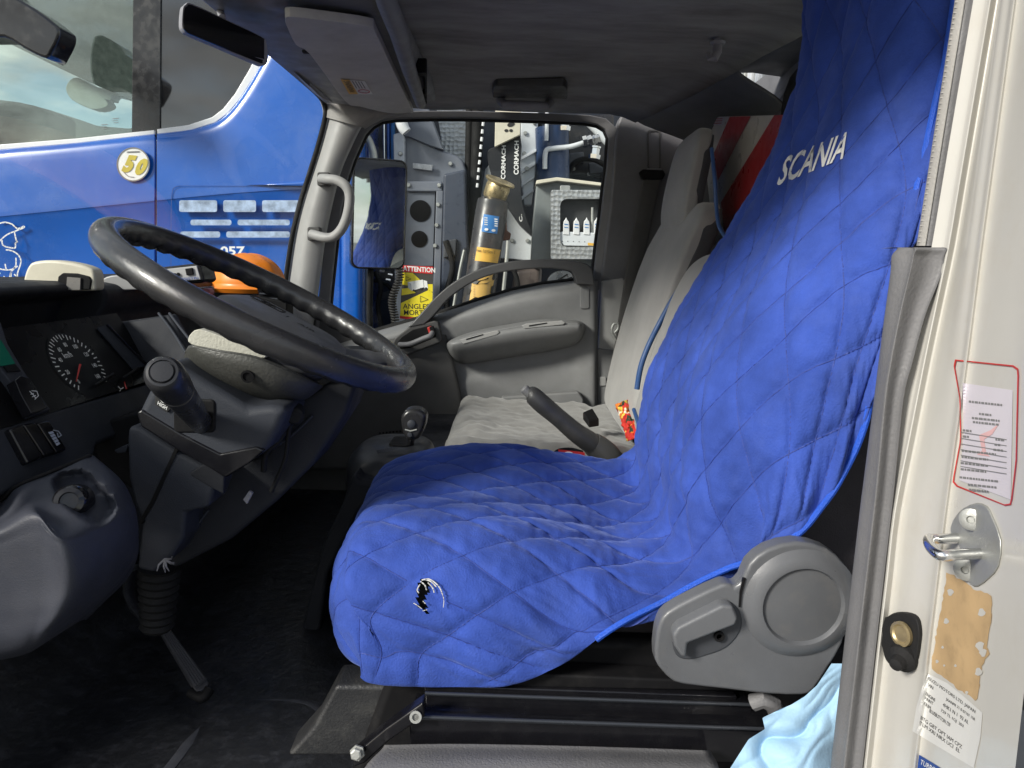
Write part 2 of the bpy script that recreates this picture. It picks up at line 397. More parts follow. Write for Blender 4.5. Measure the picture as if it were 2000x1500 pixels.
# roof lining: a sheet that droops to the passenger side, with a rounded rear corner
def xrear(Y):
    T = [(.5, .60), (1.2, .575), (1.5, .55), (1.75, .50), (1.92, .44), (2.04, .37), (2.1, .325)]
    for (a, b), (c, d) in zip(T, T[1:]):
        if Y <= c: return b + (d - b) * (Y - a) / (c - a)
    return .325
def zroof(Y): return .468 - .0 * Y if Y < 1.6 else .468 - .055 * ((Y - 1.6) / .5) ** 2
rows = []
for i in range(26):
    Y = .52 + (2.10 - .52) * i / 25; xr = xrear(Y)
    rows.append([W(-.50 + (xr + .50) * j / 24, Y, zroof(Y) + .004 * noise.noise(Vector((j * .35, Y * 5, 0))) - .02 * max(0, (j / 24 - .9) / .1) ** 2) for j in range(25)])
roof = MB().grid(rows).build('roof_lining', G['roof'], CAB, solid=.02)
# roof fittings
rec = MB().prism([atz(x, y, .43) for x, y in rrect(962, 168, 1108, 214, 10)], (0, 0, .02)).build('handle_recess', G['doord'], roof, bevel=.004)
hb = MB().tube([at(978, 196, 2.03), at(985, 205, 2.0), at(1025, 206, 2.0), at(1068, 208, 2.0), at(1074, 200, 2.03)], .0125, 12).build('grab_handle', G['header'], roof)
MB().lathe([(.016, 0), (.016, .004), (.010, .008)], atz(1281, 171, .455), (0, 0, -1), 20).build('trim_button', G['header'], roof)
hk = MB(); p = atz(1402, 82, .46)
hk.tube([p + Vector(q) for q in ((0, 0, .01), (0, -.004, -.02), (-.006, -.008, -.035), (-.016, -.006, -.034), (-.02, 0, -.022))], [.009, .009, .008, .006, .004], 10)
hk.lathe([(.016, 0), (.014, .006)], p, (0, 0, -1), 16).build('coat_hook', G['header'], roof)
# rear wall with a window
def yz(a): return [W(.64 - .03 * (z + .3), y, z) for y, z in a]
out = resample(cr([(.62, -.5), (1.3, -.5), (2.12, -.5), (2.12, 0), (2.12, .40), (2.12, .47), (1.8, .48), (1.0, .48), (.62, .46), (.62, 0)], 4, True), 72)
inn = resample([(q[0], q[1]) for q in rrect(.80, .0, 1.745, .425, .07, 5)], 72)
def by_angle(pl, c):
    pl = [Vector(p) for p in pl]; k = min(range(len(pl)), key=lambda i: abs(math.atan2(pl[i][1] - c[1], pl[i][0] - c[0]) + math.pi * .999))
    pl = pl[k:] + pl[:k]
    a = sum(pl[i][0] * pl[(i + 1) % len(pl)][1] - pl[(i + 1) % len(pl)][0] * pl[i][1] for i in range(len(pl)))
    return pl if a > 0 else [pl[0]] + pl[:0:-1]
out, inn = by_angle([p[:2] for p in out], (1.25, .18)), by_angle([p[:2] for p in inn], (1.25, .18))
rw = MB().ring(yz(out), yz(inn), (.03, 0, 0)).build('rear_wall', G['rearw'], CAB)
seal = MB().tube([v + Vector((-.002, 0, 0)) for v in yz(inn)], .013, 10, closed=True).build('window_seal', G['rubber'], rw)
MB().prism([v + Vector((.012, 0, 0)) for v in yz(inn)], (.005, 0, 0)).build('pane', GL, rw, smooth=False)
# rear corner trim between roof lining and rear wall
rows = []
for i in range(14):
    Y = 1.76 + (2.10 - 1.76) * i / 13; x = xrear(Y); a = W(x - .004, Y, zroof(Y) - .004)
    rows.append([a, a + Vector((.03, .004, -.02)), W(.615 if Y < 1.9 else .615 - (Y - 1.9) * .55, Y + .012, zroof(Y) - .075), W(.628 if Y < 1.9 else .628 - (Y - 1.9) * .5, Y + .014, zroof(Y) - .12)])
MB().grid(patch(rows, 2, 4)).build('corner_trim', G['rearw'], CAB, solid=-.004)
rows = []
for i in range(16):
    Y = .52 + (1.80 - .52) * i / 15; x = xrear(Y); a = W(x - .006, Y, zroof(Y) - .006); rows.append([a, a.lerp(W(.625, Y, zroof(Y) - .010), .5) + Vector((0, 0, .004)), W(.625, Y, zroof(Y) - .012), W(.625, Y, zroof(Y) - .04)])
MB().grid(rows).build('roof_edge_trim', G['rearw'], CAB, solid=.004)
# passenger-side rear pillar
rp_ = slab('rear_pillar', [(1205, 245), (1212, 226), (1232, 218), (1322, 216), (1336, 232), (1350, 262), (1470, 300), (1470, 830), (1150, 850), (1162, 700), (1172, 560), (1192, 400)], 2.145, .06, G['pillar'], CAB, bevel=.008)
MB().ring(pts(rrect(1264, 254, 1290, 332, 6), 2.146), pts(rrect(1267, 257, 1287, 330, 5), 2.146), YV * -.004).build('belt_slot', G['doord'], rp_)
lp = slab('pillar_trim', [(1176, 549), (1218, 543), (1226, 560), (1226, 810), (1160, 815), (1168, 690)], 2.13, .02, G['trim'], CAB, bevel=.004)
slab('switch_boss', rrect(1171, 736, 1184, 754, 3), 2.122, .012, G['trim'], lp, bevel=.002)
slab('lower_panel', [(1164, 680), (1200, 684), (1200, 815), (1158, 818)], 2.126, .01, G['door'], lp, bevel=.003)
# windscreen pillar (passenger side): a bulged strip
ctrl = []
for (lx, ly), (rx, ry) in (((634, 206), (722, 228)), ((636, 228), (706, 246)), ((622, 285), (684, 290)), ((605, 340), (664, 338)), ((586, 400), (648, 400)), ((571, 465), (634, 470)), ((557, 560), (620, 575)), ((545, 660), (606, 660))):
    ctrl.append([at(lx - 6, ly, 2.17), at(lx, ly, 2.13), at(lx * .6 + rx * .4, ly * .6 + ry * .4, 2.085), at(rx - 8, ry, 2.095), at(rx, ry, 2.115), at(rx + 2, ry, 2.17)])
ap = MB().grid(patch(ctrl, 5, 5)).build('windscreen_pillar', G['trim'], CAB)
ctrl = []
for (lx, ly), (rx, ry) in (((628, 190), (800, 214)), ((632, 204), (780, 222)), ((635, 216), (745, 229)), ((636, 229), (708, 249))):
    ctrl.append([at(lx - 3, ly, 2.15), at(lx, ly, 2.11), at(lx * .6 + rx * .4, ly * .6 + ry * .4, 2.075), at(rx, ry, 2.095), at(rx + 3, ry + 4, 2.15)])
MB().grid(patch(ctrl, 5, 6)).build('pillar_head_lining', G['roof'], CAB)
tubepx('windscreen_seal', [(520, 96, 1.60), (586, 153, 1.86), (622, 186, 2.05), (634, 206, 2.10), (635, 229, 2.11), (621, 285, 2.11), (604, 340, 2.11), (585, 400, 2.11), (570, 465, 2.11), (556, 560, 2.11), (545, 640, 2.11)], .007, G['rubber'], CAB)
gh = tubepx('pillar_grab_handle', [(628, 349, 2.075), (642, 350, 2.05), (660, 353, 2.04), (676, 364, 2.035), (683, 384, 2.035), (679, 418, 2.035), (668, 446, 2.04), (652, 462, 2.045), (634, 464, 2.05), (608, 457, 2.075)], .0135, G['trim'], CAB, n=14)
for q in ((633, 349), (614, 456)):
    slab('mount_cup', rrect(q[0] - 14, q[1] - 13, q[0] + 10, q[1] + 14, 4), 2.070, .03, G['doord'], gh, bevel=.003)
# windscreen: a curved pane from header to cowl
rows = []
for i in range(13):
    t = i / 12
    row = []
    for j in range(17):
        Y = .62 + 1.5 * j / 16; c = 1 - ((Y - 1.37) / .75) ** 2
        xt, xb = -.535 - .04 * c, -.70 - .26 * c
        row.append(W(xt + (xb - xt) * t, Y, .415 + (-.16 - .415) * t + .03 * c * (1 - t)))
    rows.append(row)
MB().grid(rows).build('windscreen', GLW, CAB)
# header strip over the windscreen and the overhead shelf
hd = [(430, 0), (470, 0), (532, 10), (556, 72), (610, 132), (674, 201), (655, 204), (630, 194), (584, 149), (521, 96), (452, 22)]
MB().prism([atx(x, y, -.50 - .045 * (1 if (x + y * .2) < 470 + y * .95 else 0)) for x, y in hd], (-.03, 0, .02)).build('windscreen_header', G['header'], CAB, bevel=.004)
for q in ((494, 24), (591, 100)):
    MB().lathe([(.011, 0), (.011, .006), (.007, .006), (.006, .002)], atx(q[0], q[1], -.49), (.7, -.5, -.6), 14).build('screw_cup', G['dash'], CAB)
sh = MB()
prof = [(-.53, .455), (-.53, .408), (-.46, .405), (-.24, .412), (-.225, .425), (-.22, .455)]
sh.prism([W(x, 1.18, z) for x, z in prof], (0, .86, 0))
shelf = sh.build('overhead_shelf', G['shelf'], CAB, bevel=.012)
MB().tube([atz(*q) for q in ((742, -30, .400), (757, 8, .400), (778, 62, .398), (800, 138, .396), (822, 203, .395))], [.014, .017, .017, .016, .013], 12).build('shelf_lip', G['shelf'], shelf)
MB().ring([atz(x, y, .402) for x, y in rrect(812, 142, 834, 204, 4)], [atz(x, y, .402) for x, y in rrect(816, 149, 830, 185, 3)], (0, 0, .03)).build('shelf_bracket', G['black'], shelf)
VIS = thing('sun_visor', 'flat grey vinyl sun visor folded up under the roof, with yellow warning label', 'sun visor', atz(690, 120, .405))
vo = [(557, 40), (566, 33), (640, 41), (722, 53), (734, 66), (770, 142), (804, 214), (799, 220), (760, 221), (702, 208), (673, 197), (605, 106), (578, 88), (562, 56)]
vb = MB().prism([atz(x, y, .392 - .00006 * (800 - x)) for x, y in cr(vo, 3, True)], (0, 0, .016)).build('visor_board', G['visor'], VIS, bevel=.006)
vs = lambda x, y: atz(x, y, .3905 - .00006 * (800 - x))
vq = quadmap([(682, 184), (728, 184), (712, 158), (665, 155)])
lab = decal('warning_label', [[tuple(vq(*q)) for q in ((0, 0), (1, 0), (1, 1), (0, 1))]], vs, G['print_'], VIS)
vs2 = lambda x, y: atz(x, y, .3895 - .00006 * (800 - x))
decal('warning_band', [[tuple(vq(*q)) for q in ((0, 0), (.38, 0), (.38, 1), (0, 1))]], vs2, G['amber'], lab)
vs3 = lambda x, y: atz(x, y, .3888 - .00006 * (800 - x))
decal('label_lines', [[tuple(vq(*q)) for q in ((.45 + .12 * k, .42), (.49 + .12 * k, .42), (.49 + .12 * k, .92), (.45 + .12 * k, .92))] for k in range(4)]
      + [[tuple(vq(*q)) for q in ((.1, .25), (.28, .25), (.28, .9), (.1, .9))][::1]][:0], vs3, G['inkg'], lab)
o_, i_ = [tuple(vq(*q)) for q in ell(.70, .2, .25, .15, 20)], [tuple(vq(*q)) for q in ell(.70, .2, .20, .10, 20)]
decal('label_circle', [[o_[k], o_[(k + 1) % 20], i_[(k + 1) % 20], i_[k]] for k in range(20)], vs3, G['red'], lab)
textpx('label_word', 'WARNING', [tuple(vq(.33, .12)), tuple(vq(.33, .9)), tuple(vq(.08, .9)), tuple(vq(.08, .12))], vs3, G['ink'], lab)
MB().box(atz(601, 101, .388), (.02, .012, .006)).build('visor_clip', G['dash'], VIS, bevel=.002)
# interior mirror
IM = thing('rear_view_mirror', 'dark interior rear view mirror hanging from the windscreen header', 'mirror', at(440, 60, 1.30))
mo = [(357, 16), (363, 8), (374, 6), (440, 37), (512, 72), (520, 82), (523, 100), (523, 120), (515, 128), (500, 123), (440, 97), (372, 68), (360, 60), (355, 48)]
md_ = lambda x: 1.22 + .0009 * (x - 355)
MB().prism([at(x, y, md_(x)) for x, y in cr(mo, 3, True)], (-.016, .024, .004)).build('mirror_case', G['header'], IM, bevel=.004)
mc = (440, 67)
MB().prism([at(mc[0] + (x - mc[0]) * .965, mc[1] + (y - mc[1]) * .93, md_(x) - .0025) for x, y in cr(mo, 3, True)], (-.002, .003, 0)).build('mirror_glass', G['dmirror'], IM)  # near-black glass stands in for the dark reflection
tubepx('mirror_stem', [(420, -10, 1.33), (426, 10, 1.32), (434, 34, 1.30)], .006, G['header'], IM)
# floor, footwell and engine cover
fl = [[W(x, Y, -.74 + .006 * noise.noise(Vector((x * 6, Y * 6, 1))) + (.0 if x > -.72 else (-.72 - x) ** 1.2 * 1.4)) for x in [-1.05 + .05 * i for i in range(30)]] for Y in [.60 + .05 * j for j in range(32)]]
floor = MB().grid(fl).build('cab_floor', mat('floor_rubber', (.014, .015, .018), .42, bump=.6, bscale=90, var=.3, scale=12, dirt=.6, dcol=(.06, .063, .075), dscale=34), CAB, solid=-.02)
MB().prism([W(x, 2.16, z) for x, z in ((-1.05, -.76), (.64, -.76), (.64, -.40), (-.2, -.33), (-.60, -.12), (-1.0, -.10))], (0, .02, 0)).build('passenger_side_wall', G['doord'], CAB)
MB().prism([W(-.98, .60, z) for z in (-.78, -.10)] + [W(-.98, 2.17, z) for z in (-.10, -.78)], (-.02, 0, 0)).build('firewall', G['black'], CAB)
MB().prism([W(x, 1.36, z) for x, z in ((-.27, -.455), (.62, -.455), (.62, -.74), (-.40, -.74), (-.36, -.62))], (0, .78, 0)).build('engine_cover', G['dash'], CAB, bevel=.025)
MB().prism([W(x, .84, z) for x, z in ((-.13, -.47), (.60, -.47), (.60, -.74), (-.22, -.74))], (0, .54, 0)).build('seat_box', G['black'], CAB, bevel=.012)
slab('heater_duct', [(690, 925), (704, 940), (745, 948), (700, 1000), (640, 1120), (610, 1330), (566, 1340), (600, 1180), (632, 1060), (668, 985)], 1.30, .10, G['dash'], CAB, bevel=.008)
MB().prism([at(x, y, .86) for x, y in ((655, 1340), (835, 1342), (800, 1400), (705, 1478), (560, 1478), (612, 1420))], (0, .05, .004)).build('kick_plate', mat('kick_plate_plastic', (.024, .025, .027), .5, bump=.4, bscale=300, dirt=.3, dcol=(.12, .12, .11), dscale=30), CAB, bevel=.006)
# black steel seat plinth along the doorway
pl = MB()
for y0, y1, Y, x0, x1 in ((1338, 1352, .80, 828, 1440), (1356, 1396, .79, 830, 1470), (1402, 1470, .755, 800, 1540)):
    a = [(x0, y0), (x1, y0 + (x1 - x0) * .035), (x1, y1 + (x1 - x0) * .035), (x0, y1)]
    pl.prism(pts(a, Y), YV * .05)
plo = pl.build('seat_plinth', G['gloss'], CAB, bevel=.0025)
for y0, Y, x0, x1 in ((1354, .785, 830, 1470), (1400, .750, 815, 1540)):
    tubepx('plinth_edge', [(x0, y0, Y), ((x0 + x1) / 2, y0 + (x1 - x0) * .0175, Y), (x1, y0 + (x1 - x0) * .035, Y)], .0022, mat('edge_steel_%d' % y0, (.05, .055, .065), .2, .4), plo)
st = slab('plinth_strut', [(826, 1372), (830, 1400), (760, 1448), (712, 1492), (690, 1500), (686, 1478), (752, 1424)], .745, .02, G['gloss'], CAB, bevel=.003)
MB().lathe([(.009, 0), (.009, .003), (.0068, .003), (.0068, .008), (.005, .009)], at(699, 1469, .742), (-.1, -1, .25), 6).build('hex_bolt', G['steel'], st, ang=20)
MB().lathe([(.007, 0), (.007, .002), (.004, .002), (.004, .0)], at(812, 1400, .742), (0, -1, .3), 14).build('strut_eye', G['steel'], st)
# sill cover at the bottom of the doorway
sill = [[at(x, y, Y) for x, y, Y in r] for r in (
    [(690, 1560, .66), (900, 1560, .66), (1150, 1560, .66), (1410, 1560, .66)],
    [(712, 1500, .70), (900, 1490, .70), (1150, 1492, .70), (1404, 1500, .70)],
    [(745, 1464, .735), (900, 1462, .735), (1150, 1466, .735), (1392, 1474, .735)],
    [(752, 1455, .745), (900, 1453, .745), (1150, 1458, .745), (1386, 1466, .745)],
    [(755, 1470, .755), (900, 1470, .755), (1150, 1475, .755), (1384, 1484, .755)])]
MB().grid(patch(sill, 5, 8)).build('sill_cover', mat('sill_vinyl', (.15, .15, .155), .5, bump=.5, bscale=350, dirt=.35, dcol=(.25, .245, .24), dscale=10), CAB, solid=-.004)

# driver-side door pillar: painted jamb with its gasket
PR = {0: None}
PIL = [(-60, 1873, 1891, 1936, 1985), (0, 1865, 1883, 1927, 1977), (480, 1790, 1806, 1846, 1912), (700, 1742, 1764, 1800, 1884), (1000, 1679, 1706, 1741, 1842), (1250, 1650, 1677, 1712, 1812), (1500, 1622, 1648, 1684, 1783), (1640, 1606, 1632, 1668, 1766)]
def prow(y):
    for a, b in zip(PIL, PIL[1:]):
        if y <= b[0] or b is PIL[-1]:
            t = (y - a[0]) / (b[0] - a[0]); return [p + (q - p) * t for p, q in zip(a[1:], b[1:])]
def jambY(x, y):
    l, d, w, r = prow(y)
    if x >= r: return .572 - (x - r) * .00072
    return .632 - (x - w) / (r - w) * .052
def jamb(x, y, off=.0015): return at(x, y, jambY(x, y) - off)
ys = [-60, 0, 120, 240, 360, 480, 590, 700, 850, 1000, 1125, 1250, 1375, 1500, 1640]
ctrl = []
for y in ys:
    l, d, w, r = prow(y); e = 5
    ctrl.append([at(w - 26, y, .645), at(w - 6, y, .638), at(w + 1, y, .634), at(w + 8, y, .628), at(w + 22, y, .632), at((w + r) / 2, y, .608), at(r - 22, y, .588), at(r - 6, y, .576), at(r + 3, y, .567), at(r + 14, y, .566), at(r + 60, y, jambY(r + 60, y)), at(r + 120, y, jambY(r + 120, y)), at(r + 200, y, jambY(r + 200, y))])
jrows = patch(ctrl, 3, 4); jo = MB().grid(jrows).build('door_pillar', G['paint'], CAB)
jn = len(jrows[0]); jbvh = BVHTree.FromPolygons([p for r in jrows for p in r], [(i * jn + j, i * jn + j + 1, (i + 1) * jn + j + 1, (i + 1) * jn + j) for i in range(len(jrows) - 1) for j in range(jn - 1)])
def jamb(x, y, off=.0015):
    d = ray(x, y).normalized(); h = jbvh.ray_cast(EYE, d)
    return (h[0] if h[0] is not None else at(x, y, jambY(x, y))) - d * off
ctrl = []; ctr2 = []
for y in ys:
    if y > 500: continue
    l, d, w, r = prow(y)
    ctrl.append([at(l, y, .70), at(l, y, .668), at(l + 4, y, .657), at(d, y, .650), at(d + 3, y, .652)])
    ctr2.append([at(d - 1, y, .653), at(d + 6, y, .650), at((d + w) / 2, y, .648), at(w - 6, y, .642), at(w, y, .640), at(w + 2, y, .655)])
gk = MB().grid(patch(ctrl, 8, 4)).build('door_gasket', G['gasketl'], CAB)
ribs = MB()
for k in range(46):
    y = 4 + k * 10.4; l, d, w, r = prow(y)
    ribs.tube([at(l + 2, y, .6578), at(d - 1, y + 1.5, .6508)], .0008, 6)
ribs.build('gasket_ribs', G['gasketl'], gk)
MB().grid(patch(ctr2, 8, 4)).build('door_gasket_face', G['gasket'], CAB)
ctrl = []
ED = [(484, 1752, 1786, 1846), (500, 1742, 1783, 1843), (534, 1739, 1776, 1838), (615, 1728, 1757, 1806), (707, 1716, 1739, 1781), (780, 1707, 1728, 1763), (945, 1686, 1712, 1746), (1000, 1679, 1706, 1740), (1250, 1650, 1677, 1711), (1500, 1622, 1648, 1683), (1640, 1606, 1632, 1667)]
for y, l, d, w in ED:
    ctrl.append([at(l, y, .74), at(l, y, .672), at(l + 3, y, .655), at(d - 6, y, .640), at(d, y, .634), at(d + 5, y, .634), at((d + w) / 2, y, .638), at(w - 4, y, .634), at(w + 2, y, .632), at(w + 3, y, .66)])
top = ctrl[0]; ctrl = [[p + Vector((0, .03, .0)) for p in top]] + ctrl
MB().grid(patch(ctrl, 5, 4)).build('pillar_edge_trim', G['gasket'], CAB, ang=70)
# striker, door switch, stickers on the jamb
sp = [(1858, 1023), (1866, 1008), (1880, 993), (1906, 983), (1926, 990), (1936, 1008), (1954, 1056), (1949, 1106), (1930, 1130), (1908, 1146), (1894, 1142), (1880, 1122), (1872, 1110), (1878, 1090), (1870, 1060), (1856, 1040)]
stk = MB().prism([jamb(x, y, .0045) for x, y in cr(sp, 2, True)], (.006, .004, 0)).build('door_striker', G['steel'], CAB, bevel=.0012)
a, b = jamb(1870, 1051, .004), jamb(1914, 1081, .004); v = Vector((-.024, -.004, 0))
MB().tube([Vector(q) for q in cr([a, a + v * .7, a + v * 1.05, (a + v * 1.12) * .5 + (b + v * 1.55) * .5, b + v * 1.35, b + v * .8, b], 6)], .0042, 12).build('striker_loop', G['chrome'], stk)
for q in ((1899, 1014), (1888, 1112)):
    MB().lathe([(.0085, 0), (.0085, .003), (.006, .0042), (.003, .0042), (.0025, .002)], jamb(q[0], q[1], .0045), (-.75, -.65, .1), 18).build('screw', G['steel'], stk)
sw = MB().prism([jamb(x, y, .010) for x, y in cr([(1727, 1215), (1740, 1200), (1765, 1198), (1788, 1208), (1795, 1235), (1793, 1262), (1788, 1290), (1776, 1306), (1750, 1305), (1730, 1290), (1722, 1255)], 3, True)], (.012, .008, 0)).build('door_switch', G['rubber'], CAB, bevel=.003)
MB().lathe([(.011, 0), (.011, .003), (.0085, .0035), (.007, .002)], jamb(1763, 1238, .018), (-.95, -.3, .05), 18).build('screw', G['brass'], sw)
MB().lathe([(.013, 0), (.012, .006), (.007, .010), (.0055, .017), (.004, .018)], jamb(1766, 1282, .013), (-.75, -.6, -.15), 18).build('plunger', G['rubber'], sw)
rl = [(1865, 702), (1985, 714), (1990, 722), (1986, 900), (1976, 985), (1968, 990), (1862, 948), (1860, 940), (1875, 860), (1874, 780), (1862, 712)]
ro = [tuple(p[:2]) for p in resample([(x, y, 0) for x, y in rl], 60)]; cx, cy = 1926, 845
inn2 = [(cx + (x - cx) * .955, cy + (y - cy) * .98) for x, y in ro]
lb = decal('inspection_label', [[(1880, 748), (1978, 762), (1974, 976), (1874, 938), (1882, 850)]], lambda x, y: jamb(x, y, .0016), G['paper'], CAB, cuts=5)
decal('label_border', [[ro[k], ro[(k + 1) % len(ro)], inn2[(k + 1) % len(ro)], inn2[k]] for k in range(len(ro))], lambda x, y: jamb(x, y, .0022), G['red'], lb)
tl = []
for x0, x1, y in ((1892, 1958, 782), (1912, 1936, 806), (1898, 1952, 814), (1900, 1950, 822), (1880, 1898, 838), (1944, 1962, 856), (1942, 1954, 866), (1940, 1960, 876), (1880, 1892, 850), (1878, 1945, 878), (1878, 1930, 890), (1876, 1930, 902), (1876, 1926, 914), (1874, 1950, 930), (1890, 1946, 944), (1892, 1930, 954)):
    sl = .11; x = x0
    while x < x1:
        wv = random.uniform(3, 8); e = min(x + wv, x1); tl.append([(x, y + (x - x0) * sl), (e, y + (e - x0) * sl), (e, y + 4 + (e - x0) * sl), (x, y + 4 + (x - x0) * sl)]); x = e + 1.6
decal('label_print', tl, lambda x, y: jamb(x, y, .0026), G['inkg'], lb)
decal('label_rules', [[(1876, y), (1966, y + 15), (1966, y + 16.3), (1876, y + 1.3)] for y in (843, 855, 866, 877, 888, 899, 910)], lambda x, y: jamb(x, y, .0026), G['inkg'], lb)
decal('label_emblem', [[(1912, 850), (1935, 840), (1952, 826), (1938, 848), (1922, 858), (1926, 885), (1934, 892), (1908, 888), (1918, 880)]], lambda x, y: jamb(x, y, .0024), mat('faded_red', (.68, .42, .42), .6), lb)
br = [(1849, 1118), (1862, 1124), (1880, 1134), (1900, 1150), (1934, 1162), (1937, 1175), (1936, 1200), (1931, 1240), (1926, 1262), (1932, 1275), (1922, 1290), (1916, 1310), (1912, 1345), (1906, 1368), (1880, 1352), (1850, 1328), (1818, 1306), (1824, 1270), (1830, 1230), (1838, 1190), (1843, 1160)]
random.seed(3)
brj = [(x + random.uniform(-2.5, 2.5), y + random.uniform(-2.5, 2.5)) for x, y in resample(br, 90)] if False else [(p[0] + random.uniform(-2, 2), p[1] + random.uniform(-2, 2)) for p in resample([(x, y, 0) for x, y in br], 80)]
rs = decal('sticker_residue', [brj], lambda x, y: jamb(x, y, .0014), G['brown'], CAB, cuts=4)
decal('residue_gaps', [[(cx + r * (1 + .3 * math.sin(3 * t + cx)) * math.cos(t), cy + r * 1.15 * math.sin(t)) for t in (k * .628 for k in range(10))] for cx, cy, r in ((1856, 1157, 6), (1917, 1196, 7), (1848, 1213, 5), (1914, 1262, 8), (1920, 1275, 7), (1911, 1312, 7), (1866, 1300, 2.5), (1841, 1264, 2.5), (1888, 1353, 3), (1844, 1300, 2), (1830, 1292, 3))], lambda x, y: jamb(x, y, .0021), G['paint'], rs)
dl = decal('data_label', [[(1813, 1316), (1850, 1334), (1880, 1358), (1919, 1392), (1915, 1440), (1902, 1500), (1782, 1428), (1790, 1380), (1802, 1340)]], lambda x, y: jamb(x, y, .0014), G['paper2'], CAB, cuts=5)
def dline(t, x0, y0, w, h=8, sl=.72):
    textpx('label_text', t, [(x0 - 1, y0 + h), (x0 + w - 1, y0 + h + w * sl), (x0 + w, y0 + w * sl), (x0, y0)], lambda x, y: jamb(x, y, .0024), G['ink'], dl)
dline('ISUZU MOTORS LTD. JAPAN', 1813, 1321, 92); dline('VIN', 1813, 1334, 10, 6); dline('ENGINE', 1809, 1352, 18, 6); dline('PAINT', 1807, 1360, 16, 6); dline('TRIM', 1804, 1370, 14, 6)
dline('JAANPR 71 0 07101 158', 1848, 1362, 56, 7); dline('4HK1 N 1  93 AL', 1842, 1372, 50, 7); dline('729 TL 1GJ  203', 1838, 1384, 44, 7); dline('BLUEBUTTON 729', 1816, 1384, 40, 7); dline('BTG GBT OPT IAM CPZ', 1799, 1398, 80, 7); dline('TLM XRI NRX UCI  EL', 1797, 1408, 78, 7)
nb = decal('navy_label', [[(1795, 1474), (1822, 1490), (1900, 1540), (1890, 1600), (1784, 1560)]], lambda x, y: jamb(x, y, .0014), G['navy'], CAB, cuts=4)
textpx('label_text', 'TURBO', [(1797, 1492), (1826, 1509), (1828, 1500), (1799, 1483)], lambda x, y: jamb(x, y, .0024), G['print_'], nb)

# ------------------------------------------------------------------ passenger door
PD = thing('passenger_door', 'closed passenger door with grey inner trim, arched grab bar and framed window', 'door', at(900, 890, 2.2))
win = [(640, 660), (642, 610), (646, 565), (656, 470), (668, 400), (677, 352), (691, 311), (702, 286), (713, 262), (728, 246), (746, 236), (772, 232), (840, 230), (900, 230), (1050, 234), (1140, 238), (1166, 243), (1182, 253), (1189, 270), (1185, 325), (1179, 370), (1174, 415), (1165, 484), (1159, 540), (1155, 556), (1120, 549), (1060, 556), (1000, 568), (934, 588), (853, 614), (742, 645), (700, 658)]
fo = [(612, 668), (618, 610), (624, 560), (634, 470), (646, 395), (657, 342), (669, 308), (688, 268), (708, 242), (730, 228), (755, 220), (780, 217), (840, 216), (900, 216), (1050, 220), (1150, 224), (1184, 231), (1202, 247), (1209, 270), (1205, 325), (1199, 370), (1193, 415), (1184, 484), (1177, 545), (1172, 566), (1120, 568), (1060, 575), (1000, 586), (934, 606), (853, 632), (742, 664), (690, 680)]
fr_ = MB().ring(pts(fo, 2.155), pts(win, 2.17), YV * .05).build('window_frame', G['gasket'], PD, bevel=.004)
MB().tube(pts(win, 2.19), .0105, 10, closed=True, up=(0, 1, 0)).build('window_seal', G['rubber'], PD)
MB().prism(pts(win, 2.215), YV * .004).build('pane', GL, PD, smooth=False)
# inner panel: a lofted sheet with a concave band under the sill
cols = [620, 700, 780, 860, 930, 1000, 1060, 1110, 1138, 1160, 1168]
def belt(x):
    T = [(600, 690), (690, 662), (742, 646), (853, 615), (934, 589), (1000, 570), (1060, 558), (1120, 551), (1170, 548)]
    for (a, b), (c, d) in zip(T, T[1:]):
        if x <= c: return b + (d - b) * (x - a) / (c - a)
    return 548
ctrl = []
for f, dY in ((0, .060), (.02, .03), (.06, .0), (.16, .004), (.30, .03), (.42, .032), (.50, .02), (.62, .018), (.80, .022), (.90, .04), (.96, .015), (1.0, .01)):
    row = []
    for x in cols:
        t, b = belt(x), 905
        d = dY if x < 1110 else dY * max(.15, (1150 - x) / 60) if x < 1150 else .0
        row.append(at(x, t + (b - t) * f, 2.105 + d + (.02 if x > 1163 else 0)))
    ctrl.append(row)
pn = MB().grid(patch(ctrl, 5, 5)).build('inner_panel', G['door'], PD, solid=-.003)
ctrl = []
for f, dY in ((0, .010), (.03, -.008), (.3, -.012), (.7, -.012), (1, -.01)):
    ctrl.append([at(x0 + (x1 - x0) * k / 5, y0 + (y1 - y0) * k / 5 , 2.105 + dY + (.012 if k == 5 else 0)) for x0, y0, x1, y1 in [(590 + 0 * f, 700 + 220 * f, 866 + 62 * f ** .8, 640 + 270 * f)] for k in range(6)])
MB().grid(patch(ctrl, 6, 5)).build('front_panel', G['doord'], PD, solid=-.003)  # darker trim colour stands in for the shade on this part of the door
def lerpT(T, x):
    for (a, b), (c, d) in zip(T, T[1:]):
        if x <= c: return b + (d - b) * (x - a) / (c - a)
    return T[-1][1]
ATOP = [(870, 674), (876, 666), (890, 659), (923, 646), (1010, 630), (1068, 622), (1125, 625), (1138, 629), (1144, 638)]
ABOT = [(870, 677), (876, 688), (884, 701), (898, 709), (912, 711), (1010, 696), (1110, 679), (1130, 671), (1140, 656), (1144, 644)]
ctrl = []
for f, Y in ((0, 2.118), (.03, 2.07), (.09, 2.034), (.18, 2.018), (.32, 2.014), (.55, 2.026), (.78, 2.056), (.93, 2.09), (1.0, 2.125)):
    row = []
    for x in (870, 874, 880, 890, 905, 940, 980, 1020, 1060, 1100, 1122, 1133, 1139, 1144):
        t, b_ = lerpT(ATOP, x), lerpT(ABOT, x); e = max(0, 1 - min(x - 870, 1144 - x) / 14.0)
        row.append(at(x, t + (b_ - t) * f, Y + (2.118 - Y) * e ** 2))
    ctrl.append(row)
